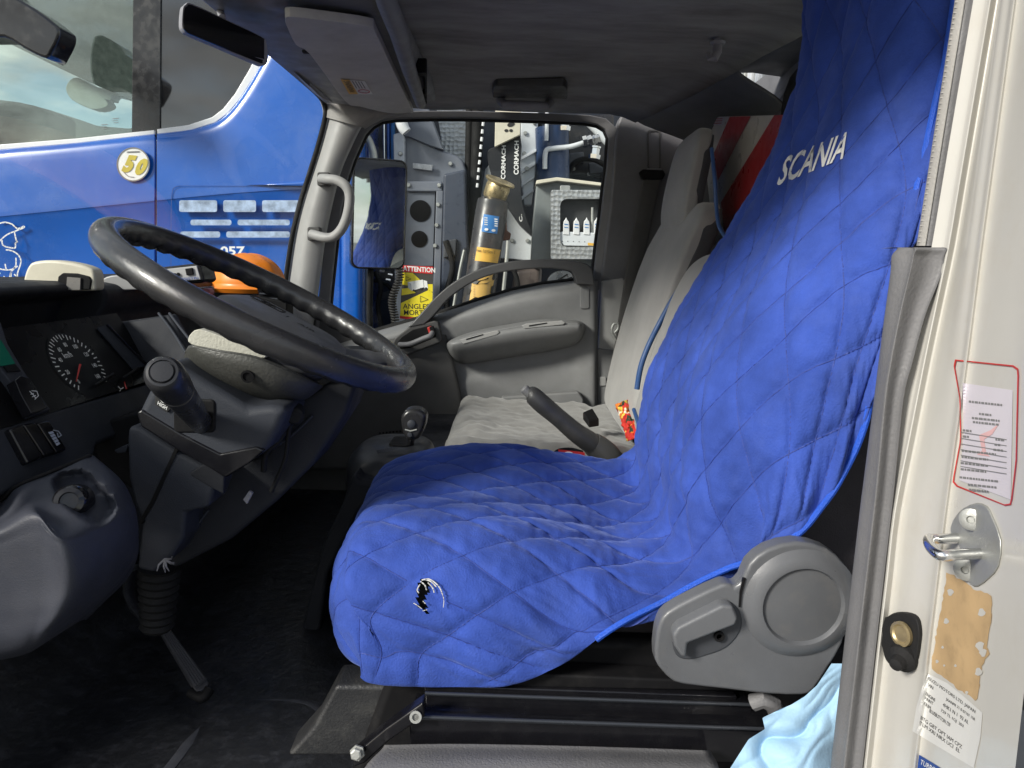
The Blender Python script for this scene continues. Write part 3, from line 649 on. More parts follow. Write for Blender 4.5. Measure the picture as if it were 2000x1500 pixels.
arm = MB().grid(patch(ctrl, 4, 4)).build('armrest', G['door'], PD)
slab('armrest_top', [(885, 668), (924, 653), (1010, 637), (1068, 629), (1128, 631), (1134, 636), (1010, 645), (925, 662), (892, 672)], 2.020, .006, G['door'], arm, bevel=.002)
for q in ([(1019, 636), (1028, 632), (1098, 626), (1104, 630), (1100, 634), (1024, 642)], [(897, 664), (930, 655), (972, 645), (976, 649), (970, 654), (905, 672)]):
    io = slab('switch_insert', q, 2.012, .006, G['trim'], arm, bevel=.0015)
    a, b = Vector(q[0][:2]), Vector(q[2][:2])
    slab('insert_slot', [tuple(a.lerp(b, .18) + Vector((0, 1.2))), tuple(a.lerp(b, .62) + Vector((0, .2))), tuple(a.lerp(b, .62) + Vector((0, 2.0))), tuple(a.lerp(b, .18) + Vector((0, 3.4)))], 2.0105, .003, G['black'], arm, bevel=0)
# arched grab bar over the sill
go = [(796, 640), (820, 614), (850, 581), (889, 549), (940, 524), (1000, 510), (1075, 506), (1130, 511), (1150, 518), (1158, 530), (1161, 556), (1126, 556), (1120, 536), (1108, 528), (1060, 524), (985, 531), (928, 549), (880, 580), (846, 618), (828, 634)]
slab('grab_arch', cr(go[:11], 3) + [go[10]] + cr(go[11:], 3), 2.075, .075, mat('arch_plastic', (.065, .065, .067), .45, bump=.3, bscale=700), PD, bevel=.012, seg=4)
bz = [(766, 672), (772, 660), (801, 637), (850, 626), (856, 630), (864, 664), (860, 669), (793, 694), (776, 690)]
bzl = slab('handle_bezel', bz, 2.078, .03, G['doord'], PD, bevel=.004)
slab('handle_recess', [(776, 668), (785, 658), (806, 644), (842, 635), (848, 640), (852, 658), (800, 680), (782, 682)], 2.0765, .008, G['black'], bzl, bevel=.002)
tubepx('inner_handle', [(780, 673, 2.068), (800, 672, 2.05), (825, 662, 2.048), (840, 656, 2.05), (844, 650, 2.066)], .0075, G['shelf'], bzl)
slab('lock_slider', [(834, 640), (842, 637), (846, 650), (838, 653)], 2.066, .012, G['red'], bzl, bevel=.002)
slab('lock_cover', [(838, 639), (846, 636), (850, 649), (842, 652)], 2.063, .010, G['black'], bzl, bevel=.002)
slab('blanking_plate', rrect(1133, 562, 1151, 603, 4), 2.100, .008, G['door'], PD, bevel=.002)
slab('sill_bin', [(980, 775), (1130, 765), (1140, 780), (1140, 800), (975, 800)], 2.075, .03, G['door'], PD, bevel=.006)
gr = MB()
for i in range(9):
    for j in range(5):
        gr.lathe([(.0032, 0), (.0028, .0006)], at(742 + i * 6.6 - j * 2 + (j % 2) * 3, 846 + j * 6.5 - i * .6, 2.088), (0, -1, 0), 8)
gr.build('speaker_holes', G['black'], PD)
# door mirror outside
XM = thing('door_mirror', 'tall black passenger door mirror outside the window, showing the blue seat', 'mirror', at(740, 560, 2.56))
Yn = Vector((.352, -.936, 0)).normalized(); Xn = Vector((.936, .352, 0)).normalized(); Zn = Vector((0.03, 0, 1)).normalized(); mcn = at(741, 419, 2.54)
def mloc(a, b, c): return mcn + Xn * a + Zn * b + Yn * c
mf = rrect(-.094, -.187, .094, .187, .026, 6)
MB().prism([mloc(x, y, 0) for x, y in mf], -Yn * .055).build('mirror_case', G['gloss'], XM, bevel=.010)
MB().prism([mloc(x * .93, y * .965, .002) for x, y in mf], -Yn * .002).build('mirror_glass', G['mirror'], XM, smooth=False)
MB().tube([mloc(x * .955, y * .98, .001) for x, y in mf], .0035, 8, closed=True, up=Yn).build('mirror_rim', G['gloss'], XM)
MB().tube([mloc(-.02, -.18, -.035), mloc(-.02, -.32, -.04), mloc(.0, -.55, -.1), mloc(.05, -.62, -.3)], .011, 10).build('mirror_arm', G['rubber'], XM)

# ------------------------------------------------------------------ passenger and middle seats
def back_levels(prof, Yc, half, th):
    out = []
    for (x, z, kw, kt, dy) in prof:
        out.append((W(x + th * kt, Yc + dy, z), (1, 0, 0), YV, th * kt, half * kw))
    return out
PS = thing('passenger_seat', 'light grey cloth passenger seat with headrest beside the far door', 'seat', W(.1, 1.8, -.5))
loft('backrest', back_levels([(.285, -.40, .80, .45, 0), (.262, -.385, .93, .8, 0), (.262, -.34, .97, 1, 0), (.285, -.22, 1, 1, 0), (.318, -.08, .99, 1, 0), (.352, .03, .97, 1, 0), (.378, .09, .93, 1, 0), (.395, .122, .84, .95, 0), (.41, .140, .66, .75, 0), (.425, .146, .4, .4, 0)], 1.80, .235, .030), G['grey'], PS, n=120, p=5, wr=.004, fine=6)
loft('backrest_shell', back_levels([(.30, -.38, .85, .7, 0), (.295, -.3, 1, 1, 0), (.35, -.05, 1, 1, 0), (.395, .08, .95, 1, 0), (.418, .125, .8, .8, 0), (.43, .138, .4, .4, 0)], 1.80, .239, .024), G['greyd'], PS, n=40, p=6)
hr = loft('headrest', back_levels([(.388, .085, .75, .7, 0), (.378, .10, .9, .95, 0), (.378, .15, 1, 1, 0), (.388, .22, 1, 1, 0), (.400, .28, .93, 1, 0), (.410, .306, .8, .85, 0), (.420, .318, .5, .45, 0)], 1.815, .140, .020), G['grey'], PS, n=90, p=5, wr=.0022, fine=6)
loft('headrest_back', back_levels([(.408, .10, .8, .7, 0), (.402, .17, 1, 1, 0), (.414, .25, .98, 1, 0), (.426, .295, .8, .8, 0), (.434, .312, .4, .4, 0)], 1.815, .144, .013), G['greyd'], hr, n=36, p=6)
def cushion(name, X0, X1, Y0, Y1, zt, zb, m_, parent, wr, seedv):
    rows = []; nx, ny = 60, 60
    for i in range(nx + 1):
        row = []
        for j in range(ny + 1):
            u, v = i / nx, j / ny
            ex, ey = min(u, 1 - u) * (X1 - X0), min(v, 1 - v) * (Y1 - Y0)
            r = .055; drop = 0
            if ex < r: drop = max(drop, r - math.sqrt(max(r * r - (r - ex) ** 2, 0)))
            if ey < r: drop = max(drop, r - math.sqrt(max(r * r - (r - ey) ** 2, 0)))
            x, y = X0 + (X1 - X0) * u, Y0 + (Y1 - Y0) * v
            w = wr * noise.noise(Vector((x * 9 + seedv, y * 34, 0))) * math.exp(-((u - .12) / .25) ** 2) + wr * .8 * noise.noise(Vector((x * 20, y * 9, seedv))) + wr * .5 * noise.noise(Vector((x * 45, y * 45, seedv)))
            s = -.010 * math.exp(-((y - (Y0 + .43 * (Y1 - Y0)) - .01 * math.sin(x * 9)) / .007) ** 2)
            w *= 1.7
            row.append(W(x, y, zt - drop * 1.0 - .02 * math.sin(u * math.pi) * math.sin(v * math.pi) + w + s - .015 * (u ** 2)))
        rows.append(row)
    mb = MB().grid(rows); n = len(rows[0])
    per = [r for r in rows[0]] + [r[-1] for r in rows[1:]] + [r for r in rows[-1][-2::-1]] + [r[0] for r in rows[-2:0:-1]]
    k = len(per); low = [Vector((p.x, p.y, zb + E)) for p in per]
    mb.add(per + low, [(i, (i + 1) % k, (i + 1) % k + k, i + k) for i in range(k)])
    return mb.build(name, m_, parent, weld=True, ang=60)
cushion('cushion', -.155, .31, 1.50, 2.07, -.385, -.49, G['cush'], PS, .006, 3)
MS = thing('middle_seat', 'pale grey middle seat half hidden behind the blue driver seat', 'seat', W(.1, 1.4, -.5))
loft('backrest', back_levels([(.30, -.37, .7, .45, 0), (.268, -.35, .9, .9, 0), (.262, -.30, .98, 1, 0), (.292, -.18, 1, 1, 0), (.325, -.07, 1, 1, 0), (.352, -.01, .93, .95, 0), (.38, .02, .75, .7, 0), (.41, .03, .4, .3, 0)], 1.405, .135, .06), G['grey'], MS, n=90, p=5, wr=.003, fine=6)
cushion('cushion', -.12, .30, 1.345, 1.515, -.40, -.49, G['cush'], MS, .004, 8)
bk = thing('belt_buckle', 'small dark seat belt buckle lying on the grey passenger cushion', 'buckle', at(1155, 830, 1.66))
MB().prism([at(*q) for q in ((1138, 820, 1.64), (1158, 811, 1.66), (1171, 833, 1.62), (1150, 836, 1.60))], (0, .012, .016)).build('buckle_body', G['black'], bk, bevel=.003)
MB().prism([at(*q) for q in ((1140, 818, 1.636), (1157, 810, 1.655), (1160, 815, 1.65), (1143, 823, 1.63))], (0, .008, .010)).build('buckle_button', G['red'], bk, bevel=.001)
# passenger belt
SB = thing('seat_belt', 'dark grey seat belt hanging down the rear pillar behind the passenger seat', 'seat belt', at(1205, 700, 2.08))
rows = [[at(x0, y, Y), at((x0 + x1) / 2, y, Y - .004), at(x1, y, Y)] for x0, x1, y, Y in ((1264, 1292, 330, 2.14), (1256, 1290, 352, 2.11), (1240, 1274, 430, 2.09), (1224, 1256, 520, 2.075), (1208, 1238, 620, 2.06), (1192, 1222, 730, 2.05), (1180, 1212, 820, 2.04))]
MB().grid(patch(rows, 5, 3)).build('webbing', mat('belt_webbing', (.06, .058, .056), .8, bump=.6, bscale=800, sheen=.3), SB, solid=.0015)
slab('belt_guide', [(1249, 336), (1256, 330), (1296, 332), (1300, 340), (1294, 350), (1254, 350)], 2.10, .02, G['black'], SB, bevel=.003)
tubepx('belt_hook', [(1204, 665, 2.04), (1195, 648, 2.035), (1198, 634, 2.035), (1206, 632, 2.035), (1207, 642, 2.035), (1200, 650, 2.035)], .004, G['steel'], SB)
# striped board behind the seats
BX = .52
bd = thing('warning_board', 'red and white diagonally striped metal board standing behind the seats', 'board', W(BX, 1.55, -.3))
def bxp(x, y, off=0):
    d = ray(x, y); return EYE + d * ((BX - off) / d.x)
bo = [(1368, 229), (1380, 227), (1545, 224), (1532, 245), (1500, 330), (1560, 420), (1560, 560), (1406, 560), (1392, 400), (1372, 260)]
MB().prism([bxp(x, y) for x, y in ((1368, 229), (1548, 224), (1590, 300), (1590, 560), (1404, 560))], (.003, 0, 0)).build('board_sheet', mat('board_white', (.62, .6, .56), .35, dirt=.3, dcol=(.4, .36, .32), dscale=30), bd)
rm = mat('board_red', (.42, .03, .035), .35, dirt=.2, dcol=(.5, .35, .3), dscale=60)
for k, p in enumerate(([(1368, 229), (1393, 229), (1377, 262)], [(1425, 228), (1466, 227), (1402, 353), (1394, 300)], [(1512, 225), (1548, 224), (1560, 250), (1415, 460), (1408, 395)], [(1570, 300), (1590, 320), (1590, 460), (1500, 560), (1420, 560)])):
    decal('red_stripe', [p], lambda x, y: bxp(x, y, .0012), rm, bd)
bl = decal('board_label', [[(1391, 230), (1416, 229), (1412, 244), (1388, 245)]], lambda x, y: bxp(x, y, .0018), G['paper'], bd)
decal('label_print', [[(1393, y), (1412 - (y - 231) * .2, y - .5), (1411 - (y - 231) * .2, y + 1.2), (1393, y + 1.8)] for y in (231.5, 235.5, 240)], lambda x, y: bxp(x, y, .0022), rm, bl)
cd = tubepx('blue_rope', [(1390, 290, 1.56), (1396, 350, 1.53), (1399, 400, 1.52), (1404, 440, 1.50), (1418, 470, 1.48), (1424, 520, 1.50)], .0042, G['cord'])
tag(cd, 'thin blue cord hanging beside the striped board', 'cord')
cd = tubepx('blue_rope', [(1330, 560, 1.56), (1312, 588, 1.555), (1290, 628, 1.55), (1268, 672, 1.545), (1252, 715, 1.54), (1244, 760, 1.54)], .006, G['cord'])
tag(cd, 'blue cord in the gap between the two grey backrests', 'cord')
cd = tubepx('blue_strap', [(1238, 800, 1.40), (1246, 824, 1.34), (1252, 846, 1.31), (1258, 838, 1.31), (1260, 815, 1.32)], .004, G['cord'])
tag(cd, 'short blue strap loop at the corner of the seat cover', 'strap')
fm = bpy.data.materials.new('floral_cloth'); fm.use_nodes = True; t = fm.node_tree; b = t.nodes['Principled BSDF']; b.inputs['Roughness'].default_value = .8
tcn = N(t, 'ShaderNodeTexCoord'); vo_ = N(t, 'ShaderNodeTexVoronoi'); vo_.inputs['Scale'].default_value = 70; cr_ = N(t, 'ShaderNodeValToRGB'); cr_.color_ramp.interpolation = 'CONSTANT'
el = cr_.color_ramp.elements; el[0].color = (.55, .03, .02, 1); el[1].position = .35; el[1].color = (.75, .2, .02, 1)
for p_, c_ in ((.55, (.03, .04, .02, 1)), (.66, (.8, .55, .08, 1)), (.78, (.6, .05, .03, 1)), (.9, (.8, .74, .6, 1))):
    e_ = el.new(p_); e_.color = c_
sp_ = N(t, 'ShaderNodeSeparateColor'); t.links.new(tcn.outputs['Object'], vo_.inputs[0]); t.links.new(vo_.outputs['Color'], sp_.inputs[0]); t.links.new(sp_.outputs[0], cr_.inputs[0]); t.links.new(cr_.outputs[0], b.inputs['Base Color'])
def lump(name, px, Y, rx, ry, rz, m_, seedv, amp=.25, n=28):
    c = at(px[0], px[1], Y); rows = []
    for i in range(n + 1):
        th = math.pi * i / n; row = []
        for j in range(n * 2 + 1):
            ph = 2 * math.pi * j / (n * 2); d = Vector((math.sin(th) * math.cos(ph), math.sin(th) * math.sin(ph), math.cos(th)))
            k = 1 + amp * noise.noise(d * 2.2 + Vector((seedv, 0, 0))) + amp * .5 * noise.noise(d * 5 + Vector((0, seedv, 0)))
            row.append(c + Vector((d.x * rx, d.y * ry, d.z * rz)) * k)
        rows.append(row)
    return MB().grid(rows).build(name, m_, weld=True, ang=80)
rows = []; qm_ = quadmap([(1226, 862), (1272, 846), (1232, 778), (1203, 790)])
for i in range(31):
    row = []
    for j in range(25):
        x, y = qm_(j / 24, i / 30); w = .022 * abs(noise.noise(Vector((j * .16, i * .12, 3)))) + .012 * noise.noise(Vector((j * .4, i * .33, 8))) + .03 * math.sin(math.pi * j / 24)
        row.append(at(x + 3 * noise.noise(Vector((i * .5, 0, 1))), y, 1.565 - w + .09 * i / 30))
    rows.append(row)
fc = MB().grid(rows).build('floral_cloth', fm, ang=180, recalc=False, solid=.002); tag(fc, 'crumpled red and orange floral cloth tucked behind the middle seat', 'cloth')

# ------------------------------------------------------------------ driver seat
DS = thing('driver_seat', 'driver seat on black plinth with grey recliner cover, under the blue quilt', 'seat', W(.05, 1.05, -.5))
HEM = [(708, 1322, .808), (716, 1331, .80), (760, 1338, .795), (880, 1342, .795), (1000, 1336, .795), (1100, 1296, .79), (1195, 1228, .79), (1290, 1178, .80), (1390, 1124, .80), (1478, 1090, .785), (1568, 1034, .78), (1644, 930, .78), (1692, 820, .78), (1720, 660, .79), (1760, 500, .80), (1800, 330, .82), (1840, 150, .84), (1870, -30, .85), (1890, -110, .86)]
rowsC = []
def crow(L_, z, zh=None, hem=0): rowsC.append([W(x, y, (z + dz)) for x, y, dz in L_] + [at(*HEM[hem])])
rowsC.append([W(x, y, z) for x, y, z in ((-.15, 1.29, -.522), (-.155, 1.27, -.524), (-.165, 1.2, -.525), (-.170, 1.06, -.525), (-.168, .93, -.525), (-.155, .872, -.525), (-.125, .850, -.525))] + [at(760, 1340, .86)])
crow([(-.195, 1.30, 0), (-.205, 1.28, 0), (-.218, 1.2, 0), (-.222, 1.06, 0), (-.220, .93, 0), (-.202, .852, 0), (-.168, .812, -.004)], -.498, hem=0)
crow([(-.21, 1.315, 0), (-.222, 1.29, 0), (-.235, 1.2, 0), (-.240, 1.06, 0), (-.238, .93, 0), (-.216, .845, 0), (-.18, .80, -.01)], -.44, hem=1)
crow([(-.235, 1.30, -.05), (-.245, 1.27, -.02), (-.236, 1.2, .0), (-.226, 1.06, 0), (-.220, .93, 0), (-.198, .845, -.003), (-.165, .798, -.04)], -.388, hem=2)
FE = [(770, 905), (880, 882), (1000, 877), (1100, 889), (1185, 903)]
for (fx, fy), x, z, h in zip(FE, (-.19, -.10, .0, .09, .165), (-.352, -.345, -.352, -.372, -.392), (3, 4, 5, 6, 7)):
    f_ = at(fx, fy, 1.30)
    rowsC.append([f_ + Vector((0, .016, -.07)), f_, W(x, 1.21, (f_.z - E) * .5 + z * .5 + .008), W(x, 1.06, z - .008), W(x, .93, z), W(x, .85, z - .012), W(x + .01, .80, z + (-.055 if h < 7 else -.03)), at(*HEM[h])])
BE = [(1245, 872, 1.30), (1256, 815, 1.30), (1280, 720, 1.298), (1340, 600, 1.285), (1400, 500, 1.27), (1462, 400, 1.245), (1515, 300, 1.21), (1550, 205, 1.19), (1572, 110, 1.18), (1577, 0, 1.18), (1579, -100, 1.18)]
for k, q in enumerate(BE):
    f_ = at(*q); yf = q[2]; x, z = f_.x - .016, f_.z - E; nr = 0. if k < 5 else min(1, (k - 4) / 4); yn = .80 + .06 * nr
    if k == 0: x, z = .222, -.375
    rowsC.append([f_ + Vector((.07 if k > 1 else .03, .012, -.04 if k < 1 else 0)), f_, W(x + .002, yf - .09, z), W(x + .010, (yf + yn) / 2 + .02, z), W(x + .008, .94 + .02 * nr, z), W(x + .026, .872 + .02 * nr, z), W(x + .072, yn + .004, z), at(*HEM[8 + k])])
base = patch(rowsC, 25, 32)
nr_, nc_ = len(base), len(base[0])
# running lengths along and across for the quilting
mid = nc_ // 2; us = [0]
for i in range(1, nr_): us.append(us[-1] + (base[i][mid] - base[i - 1][mid]).length)
QU, QV = .120, .077
def quilt(u, v):
    a, b = u / QU + v / QV, u / QU - v / QV; g = math.hypot(1 / QU, 1 / QV)
    da, db = abs(a - round(a)) / g, abs(b - round(b)) / g
    return (1 - .95 * math.exp(-da / .006)) * (1 - .95 * math.exp(-db / .006))
cover, under, vrow = [], [], []
_i = int(nr_ * .3); NSG = 1 if (base[_i][mid + 1] - base[_i][mid - 1]).cross(base[_i + 1][mid] - base[_i - 1][mid]).z > 0 else -1
for i in range(nr_):
    v = [0]
    for j in range(1, nc_): v.append(v[-1] + (base[i][j] - base[i][j - 1]).length)
    row, ur = [], []
    vm = v[mid]
    for j in range(nc_):
        p = base[i][j]
        du = base[min(i + 1, nr_ - 1)][j] - base[max(i - 1, 0)][j]; dv = base[i][min(j + 1, nc_ - 1)] - base[i][max(j - 1, 0)]
        n = dv.cross(du)
        if n.length < 1e-12: n = Vector((0, 0, 1))
        n.normalize()
        n *= NSG
        vv = v[j] - vm; u = us[i]
        wob = 0
        q = quilt(u + wob, vv + wob * .7)
        edge = min(1, (v[-1] - v[j]) / .03, v[j] / .02)
        hemd = max(0, 1 - (v[-1] - v[j]) / .16)              # folds gather towards the near hem
        fr = max(0, 1 - max(0, u - .03) / .16)                             # and towards the front hem
        fold = hemd ** 1.6 * (.012 * noise.noise(Vector((u * 13, vv * 3, 7))) + .008 * math.sin(u * 48 + 3 * noise.noise(Vector((u * 3, vv * 8, 1)))))
        fold += .65 * fr ** 1.3 * (.012 * noise.noise(Vector((u * 4, vv * 13, 9))) + .007 * math.sin(vv * 60 + 4 * noise.noise(Vector((u * 8, vv * 3, 5)))))
        bend = math.exp(-((u - .70) / .10) ** 2)
        fold += bend * .005 * noise.noise(Vector((u * 30, vv * 10, 2)))
        wz = math.exp(-((u - .45) / .22) ** 2); fold += (.0010 + .0022 * wz) * (.5 - abs(noise.noise(Vector((u * 26 + vv * 14, vv * 70 - u * 20, 4))))) * (1 - .4 * q) + .0035 * noise.noise(Vector((u * 7, vv * 7, 6)))
        fold += .0016 * noise.noise(Vector((u * 85, vv * 30, 8)))
        kd = min(1, du.length / .006, dv.length / .005)
        row.append(p + n * kd * (q * .0078 * (.35 + .65 * max(edge, 0)) + fold * (.35 + .65 * max(min(edge, 1), 0))))
        ur.append(p - n * .016)
    cover.append(row); under.append(ur); vrow.append([q - vm for q in v])
tear = [(814, 1142), (819, 1136), (824, 1131), (831, 1134), (838, 1133), (843, 1141), (838, 1148), (841, 1154), (834, 1161), (833, 1170), (830, 1176), (834, 1184), (833, 1192), (838, 1198), (828, 1196), (824, 1190), (818, 1187), (819, 1178), (812, 1174), (815, 1166), (811, 1156), (817, 1150)]
def inpoly(x, y, p):
    c = False
    for i in range(len(p)):
        (x1, y1), (x2, y2) = p[i], p[i - 1]
        if (y1 > y) != (y2 > y) and x < (x2 - x1) * (y - y1) / (y2 - y1) + x1: c = not c
    return c
def torn(i, j):
    c = (cover[i][j] + cover[i + 1][j + 1]) / 2; x, y = proj(c); return 805 < x < 850 and 1120 < y < 1205 and c.y < 1.05 and inpoly(x, y, tear)
bm_ = mat('blue_velour', (.036, .076, .345), .85, var=.3, scale=10, bump=.5, bscale=420, sheen=.35, stint=(.4, .52, 1.0), spec=.2, dirt=.22, dcol=(.10, .15, .42), dscale=9)
CV = MB().grid(cover, skip=torn).build('seat_cover', bm_, ang=180, recalc=False)
tag(CV, 'royal blue quilted velour cover with white lettering draped over the driver seat', 'seat cover')
pl_ = []; nn = nc_
bvh = BVHTree.FromPolygons([p for r in cover for p in r], [(i * nn + j, i * nn + j + 1, (i + 1) * nn + j + 1, (i + 1) * nn + j) for i in range(nr_ - 1) for j in range(nn - 1)])
def onc(x, y, off=.003):
    d = ray(x, y).normalized(); h = bvh.ray_cast(EYE, d)
    return h[0] - d * off if h[0] is not None else at(x, y, 1.0)
textpx('lettering', 'SCANIA', [(1516, 364), (1646, 310), (1661, 254), (1531, 308)], onc, G['print_'], CV, offset=.02, shear=0.18, cuts=2)
# quilting thread in the seams, its dark navy also standing in for groove shade
import bisect
stt = MB()
for sg in (1, -1):
    for k in range(-16, 32):
        run = []
        for i in range(nr_ + 1):
            ok = False
            if i < nr_:
                vt = sg * QV * (k - us[i] / QU); vr = vrow[i]
                if vr[0] + .01 < vt < vr[-1] - .012:
                    j = bisect.bisect_right(vr, vt) - 1; t_ = (vt - vr[j]) / max(vr[j + 1] - vr[j], 1e-6); pp = cover[i][j].lerp(cover[i][j + 1], t_)
                    ok = not any(torn(min(max(i + a_, 0), nr_ - 2), min(max(j + b_, 0), nc_ - 2)) for a_ in (-2, 0, 2) for b_ in (-2, 0, 2)) if 300 < i * 0 + 301 and abs(proj(pp)[0] - 828) < 50 and abs(proj(pp)[1] - 1160) < 60 else True
                    if ok: run.append(pp)
            if not ok:
                if len(run) > 4: stt.tube(run, .0008, 4)
                run = []
stt.build('quilting_thread', mat('quilt_thread', (.018, .042, .23), .7, var=.3, scale=200), CV)
# binding along the near hem and the inner edge
MB().tube([cover[i][-1] for i in range(int(nr_ * .352), nr_, 3)], .0038, 8).build('hem_binding', G['zip'], CV)
MB().tube([cover[i][0] + Vector((0, 0, .002)) for i in range(int(nr_ * .3), int(nr_ * .62), 3)], .005, 8).build('inner_binding', G['zip'], CV)
th = MB(); random.seed(11)
for P_ in ([(824, 1133), (838, 1131), (852, 1140), (860, 1150), (864, 1160)], [(836, 1138), (845, 1148), (848, 1157)], [(808, 1178), (816, 1183), (824, 1189)], [(820, 1142), (815, 1152), (818, 1158)], [(826, 1193), (834, 1191)], [(822, 1136), (830, 1143), (833, 1152)], [(829, 1132), (842, 1136), (852, 1146)], [(832, 1180), (826, 1174)], [(864, 1160), (867, 1172), (866, 1186)]):
    pp = [onc(x, y, .004 + .003 * random.random()) for x, y in cr(P_, 4)]
    th.tube(pp, [.0008 if len(P_) > 2 and P_[0][1] < 1160 else .0005] * len(pp), 6)
th.build('frayed_threads', G['thread'], CV)
tv = [(i, j) for i in range(0, nr_ - 1, 2) for j in range(0, nc_ - 1, 2) if torn(i, j)]
i0, i1, j0, j1 = min(q[0] for q in tv) - 14, max(q[0] for q in tv) + 14, min(q[1] for q in tv) - 14, max(q[1] for q in tv) + 14
MB().grid([r[j0:j1:2] for r in under[max(i0, 0):i1:2]]).build('seat_padding', G['foam'], DS, recalc=False)
MB().prism([W(x, .86, z) for x, z in ((-.17, -.48), (-.17, -.40), (.2, -.42), (.30, -.36), (.42, -.02), (.47, .12), (.54, .12), (.48, -.40), (.40, -.48))], (0, .40, 0)).build('seat_core', G['charcoal'], DS, bevel=.02)
slab('seat_side', [(760, 1318), (880, 1330), (1000, 1318), (1100, 1280), (1195, 1214), (1290, 1160), (1390, 1108), (1478, 1076), (1568, 1016), (1640, 920), (1700, 830), (1760, 830), (1740, 1120), (1680, 1240), (1480, 1345), (1150, 1352), (860, 1345)], .865, .10, G['charcoal'], DS, bevel=.010)
slab('seat_rail', [(880, 1310), (1500, 1335), (1500, 1352), (880, 1340)], .806, .03, G['black'], DS, bevel=.003)
rc = [(1280, 1290), (1281, 1250), (1288, 1218), (1304, 1196), (1350, 1170), (1416, 1140), (1434, 1147), (1451, 1132), (1464, 1102), (1500, 1073), (1558, 1059), (1615, 1072), (1650, 1103), (1662, 1140), (1659, 1200), (1646, 1258), (1618, 1306), (1590, 1348), (1566, 1359), (1500, 1357), (1420, 1348), (1334, 1338), (1310, 1328), (1294, 1312)]
RCo = slab('recliner_cover', rc, .752, .024, G['recl'], DS, bevel=.011, curve=2, seg=5)
c0 = at(1568, 1184, .746); rr = .0445
MB().lathe([(rr + .020, .006), (rr + .013, .0005), (rr + .005, -.003), (rr + .001, -.003), (rr - .001, .0), (rr - .002, .003)], c0, (0, 1, 0), 48, caps=False).build('hinge_ring', G['recl'], RCo)
MB().lathe([(rr - .001, 0), (rr * .5, -.002), (.0005, -.0025)], c0 + YV * .0015, (0, 1, 0), 48).build('hinge_cap', mat('hinge_cap_plastic', (.115, .121, .13), .42, dirt=.35, dcol=(.17, .16, .15), dscale=40), RCo)
slab('lever_recess', cr([(1312, 1246), (1322, 1225), (1410, 1176), (1438, 1184), (1450, 1208), (1446, 1236), (1420, 1266), (1380, 1282), (1345, 1290), (1320, 1280)], 3, True), .7505, .012, mat('recess_plastic', (.05, .054, .062), .5), RCo, bevel=.003)
lvr = slab('recliner_lever', [(1314, 1242), (1324, 1226), (1372, 1202), (1412, 1182), (1432, 1184), (1442, 1208), (1438, 1222), (1390, 1240), (1344, 1258), (1341, 1288), (1330, 1282), (1318, 1264)], .736, .022, G['recl'], RCo, bevel=.006)
MB().lathe([(.006, 0), (.006, .003), (.0035, .003), (.003, 0)], at(1404, 1242, .7495), (0, -1, 0), 16).build('pivot_screw', G['black'], RCo)
slab('cover_slot', [(1452, 1130), (1457, 1130), (1449, 1160), (1447, 1186), (1443, 1186), (1445, 1156)], .7505, .004, G['black'], RCo, bevel=0)
MB().tube([at(1470, 1372, .77), at(1490, 1366, .765), (at(1510, 1376, .765)), at(1520, 1400, .77)], .010, 10).build('recliner_spring', G['gasket'], DS)
# crumpled film at the foot of the pillar
LE = [(0, 1392), (.12, 1420), (.35, 1462), (.46, 1494), (.56, 1489), (.64, 1518), (.72, 1546), (.80, 1572), (.88, 1596), (1, 1624)]
TE = [(0, 1560), (.12, 1510), (.35, 1444), (.46, 1424), (.56, 1402), (.64, 1388), (.72, 1376), (.80, 1360), (.88, 1338), (1, 1296)]
rows = []
for i in range(91):
    row = []; v = i / 90
    for j in range(81):
        u = j / 80; xl, y = lerpT(LE, v), lerpT(TE, v); x = xl + (1700 - xl) * u; y += 50 * u * (1 - v)
        th_ = math.atan2(y - 1270, x - 1690); rr0 = math.hypot(x - 1690, y - 1270) / 200
        f1 = math.sin(th_ * 7 + 2.2 * noise.noise(Vector((x * .012, y * .012, 4)))); f2 = math.sin(th_ * 17 + 3 * noise.noise(Vector((x * .02, y * .02, 9))))
        w = (.010 * abs(f1) ** .8 + .002 * abs(f2)) * min(1, rr0) + .018 * noise.noise(Vector((x * .008, y * .008, 2)))
        row.append(at(x, y, .70 + .055 * v - w))
    rows.append(row)
bgm = MB().grid(rows).build('plastic_bag', G['bag'], ang=180, recalc=False); tag(bgm, 'crumpled pale blue plastic sheet stuffed below the recliner cover', 'plastic bag')

# ------------------------------------------------------------------ steering wheel and column
WC = W(-.355, 1.035, -.072); wa = .471; wd_ = Vector((math.cos(wa), 0, -math.sin(wa))); wn_ = Vector((math.sin(wa), 0, math.cos(wa)))
wb = -.044; we = (YV * math.cos(wb) + wn_ * math.sin(wb)); wn_ = wd_.cross(we).normalized()
SW = thing('steering_wheel', 'large black steering wheel with worn shiny rim, tilted nearly flat', 'steering wheel', WC - wn_ * .08)
rows = []; NT, NP = 220, 20
for i in range(NT + 1):
    t = 2 * math.pi * i / NT; c, s = math.cos(t), math.sin(t); rad = wd_ * c + we * s; row = []
    for j in range(NP + 1):
        ph = 2 * math.pi * j / NP; cr1, sr1 = math.cos(ph), math.sin(ph)
        r = .0178
        under_ = max(0, -sr1 * .75 - cr1 * .55)                 # finger grips: underside, inner
        r += under_ * .0017 * (math.sin(t * 44) - .2)
        row.append(WC + rad * (.2195 + cr1 * r) + wn_ * sr1 * r * 1.05)
    rows.append(row)
MB().grid(rows).build('rim', G['wheel'], SW, weld=True, ang=80)
hubc = WC - wn_ * .030 + wd_ * .035
